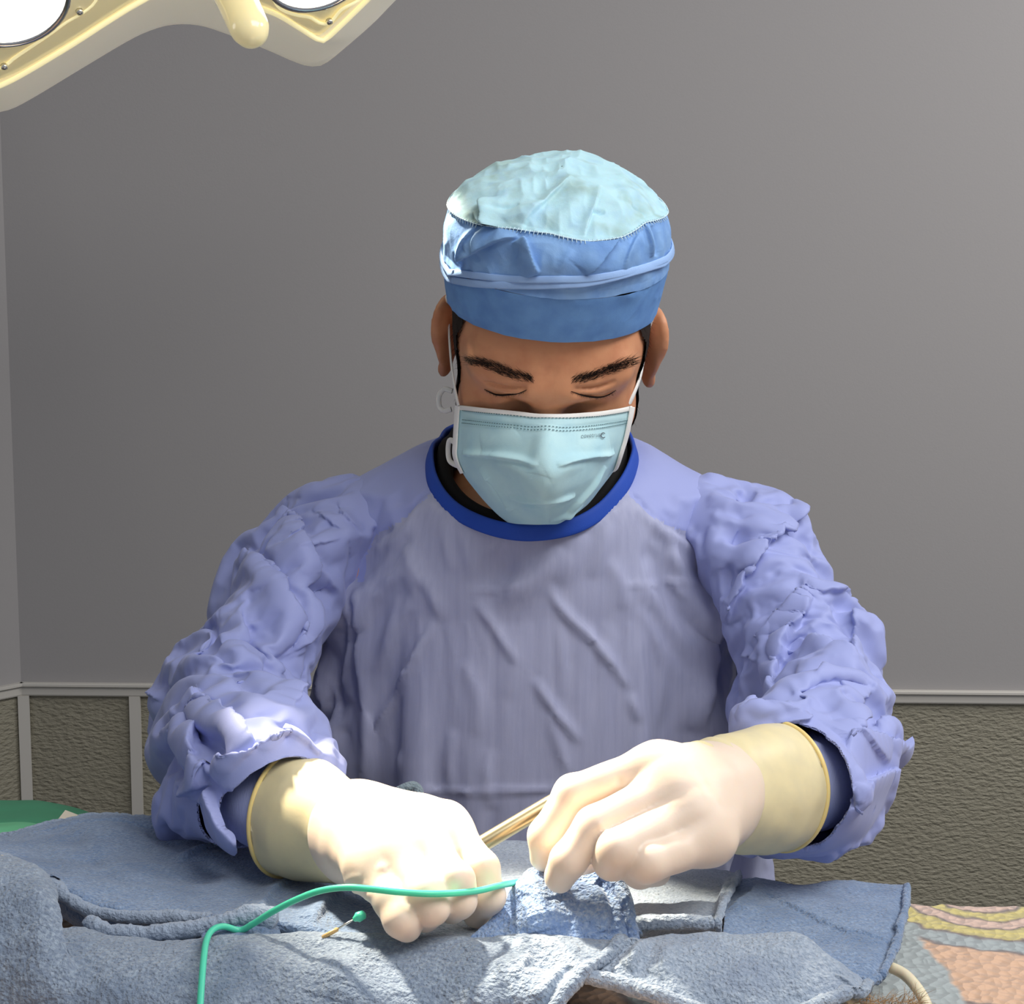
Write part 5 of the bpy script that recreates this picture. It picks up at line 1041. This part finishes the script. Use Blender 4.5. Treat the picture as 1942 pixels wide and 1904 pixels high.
vt = net([[(-80, 1556, 1.20), (0, 1552, 1.20), (50, 1554, 1.20), (100, 1562, 1.195), (150, 1572, 1.19)], [(-80, 1580, 1.15), (0, 1578, 1.15), (50, 1580, 1.15), (95, 1585, 1.15), (140, 1590, 1.15)], [(-80, 1640, 1.14), (0, 1640, 1.14), (50, 1640, 1.14), (95, 1640, 1.14), (140, 1640, 1.14)], [(-80, 1880, 1.14), (0, 1880, 1.14), (50, 1880, 1.14), (95, 1880, 1.14), (140, 1880, 1.14)]], 90, 70); vt += .002*noise(vt, 30, 4)[:, None]*np.array([0, 0, 1]); qq = facing(vt, grid_faces(90, 70)); vt, qq = thick(vt, qq, 90, 70, .004); mesh_obj('front_fold', vt, qq, M_GREEN, gr, label='lighter green fold')
cd = MB(); a, b, c, d = P(108, 1556, 1.17), P(124, 1536, 1.19), P(158, 1549, 1.18), P(160, 1562, 1.16); e = np.array([0, .004, -.004]); cd.add([a, b, c, d, a+e, b+e, c+e, d+e], [(0, 1, 2, 3), (7, 6, 5, 4), (0, 4, 5, 1), (1, 5, 6, 2), (2, 6, 7, 3), (3, 7, 4, 0)])
tag(cd.build('card', M_CARD, smooth=False), 'small cream card corner between green cloth and blue towel', 'card')
M_TEAL = mat('teal_tube', lin(84, 206, 172), .3, spec=.5, sss=.3, sss_r=(.3, 1, .8))
mb = MB(); L = crom([P(*q) for q in [(376, 1990, .80), (380, 1900, .822), (386, 1820, .845), (392, 1782, .865), (404, 1763, .876), (425, 1757, .885), (455, 1764, .890), (480, 1752, .886), (515, 1730, .878), (560, 1707, .868), (605, 1690, .86), (655, 1683, .852), (705, 1686, .848), (760, 1692, .846), (830, 1695, .850), (900, 1690, .868), (945, 1680, .885), (985, 1672, .93)]], 260)
mb.tube(L, .0019, 12); tag(mb.build('green_tube', M_TEAL), 'thin teal tube looping from the front towel past the left glove', 'tube')
M_CREAM = mat('cream_tube', lin(226, 216, 186), .35, spec=.5, sss=.2)
for px, lb, r in (([(1640, 1828, .92), (1680, 1832, .905), (1715, 1848, .895), (1742, 1878, .878), (1758, 1910, .865), (1772, 1960, .85)], 'cream tube curving out from under the dark blue towel', .0034), ([(1540, 1868, .875), (1580, 1876, .862), (1605, 1890, .855), (1625, 1910, .848), (1640, 1950, .84)], 'short cream tube below the pale front towel at right', .0026)):
    mb = MB(); mb.tube(crom([P(*q) for q in px], 70), r, 14); tag(mb.build('cream_tube', M_CREAM), lb, 'tube')
M_ROD = mat('steel_rod', lin(150, 140, 112), .32, metal=.9, spec=.5)
rod = empty('instrument_rod', P(970, 1565, .95), 'brass-toned metal instrument rod held between the two gloves', 'instrument')
mb = MB(); mb.tube([P(870, 1632, .942), P(905, 1606, .945), P(1040, 1526, .965), P(1150, 1464, .98), P(1158, 1459, .981)], [.0052, .0052, .0052, .0052, .004], 28); mb.build('shaft', M_ROD, rod)
ndl = empty('needle', P(650, 1757, .88), 'fine needle with a green hub beside the left glove', 'needle')
M_GOLD = mat('needle_base', lin(214, 178, 120), .35, metal=.3); M_NST = mat('needle_steel', (.8, .78, .7), .25, metal=1.0)
mb = MB(); mb.tube([P(612, 1778, .874), P(640, 1762, .874)], .0013, 10); mb.build('sheath', M_GOLD, ndl)
mb = MB(); mb.tube([P(638, 1763, .874), P(672, 1743, .874)], .0006, 8); mb.build('shaft', M_NST, ndl)
mb = MB(); mb.tube([P(671, 1744, .874), P(676, 1741, .874), P(678, 1740, .874), P(690, 1734, .875), P(692, 1733, .875)], [.0014, .0022, .0030, .0026, .0018], 14); mb.build('hub', M_TEAL, ndl)
bl = MB(); bl.tube([P(-20, 1637, .955), P(5, 1630, .955), P(14, 1632, .955)], [.003, .003, .002], 12); tag(bl.build('wooden_stick', M_CARD), 'pale stick end poking out between towels at the left edge', 'stick')
# towel corner seen over the left glove
tc_ = empty('towel_corner', P(760, 1510, 1.16), 'grey-green rolled towel corner standing up behind the left glove', 'towel', None)
M_TC = mat('greygreen_terry', lin(128, 144, 152), .95, spec=.1, sheen=.3, bump=TB_)
vt = net([[(705, 1535, 1.14), (745, 1505, 1.14), (785, 1488, 1.145)], [(715, 1560, 1.13), (752, 1525, 1.125), (790, 1508, 1.13)], [(735, 1600, 1.13), (765, 1560, 1.125), (785, 1540, 1.13)], [(720, 1690, 1.10), (775, 1680, 1.09), (815, 1675, 1.10)]], 60, 50); vt += np.stack([noise(vt, 200, 40+k) for k in range(3)], 1)*.0009; qq = facing(vt, grid_faces(60, 50)); vt, qq = thick(vt, qq, 60, 50, .004); mesh_obj('cloth', vt, qq, M_TC, tc_)
mb = MB(); L = crom([P(*q) for q in [(700, 1542, 1.135), (740, 1510, 1.13), (768, 1494, 1.13), (786, 1490, 1.132), (794, 1502, 1.13), (786, 1522, 1.128)]], 60); mb.tube(L, .0034*(1+.15*noise(L, 150, 4)), 12); mb.build('hem', M_TC, tc_)
# a few loose fibres and hairs of the patient's coat by the towels
M_FUR = mat('tan_fur', lin(176, 142, 104), .7)
n = 260; R = np.array([P(rng.uniform(1600, 1745), rng.uniform(1898, 1925), rng.uniform(.845, .87)) for _ in range(n)]); D = rng.normal(0, 1, (n, 3))*np.array([1, .5, .5])+np.array([.3, -.2, .9]); sv, sf = strands(R, D, rng.uniform(.008, .022, n), .00022, .4, np.array([0.4, 0, -1.0]))
tag(mesh_obj('fur', sv, sf, M_FUR), 'tuft of tan fur at the bottom edge below the cream tubes', 'fur', kind='stuff')
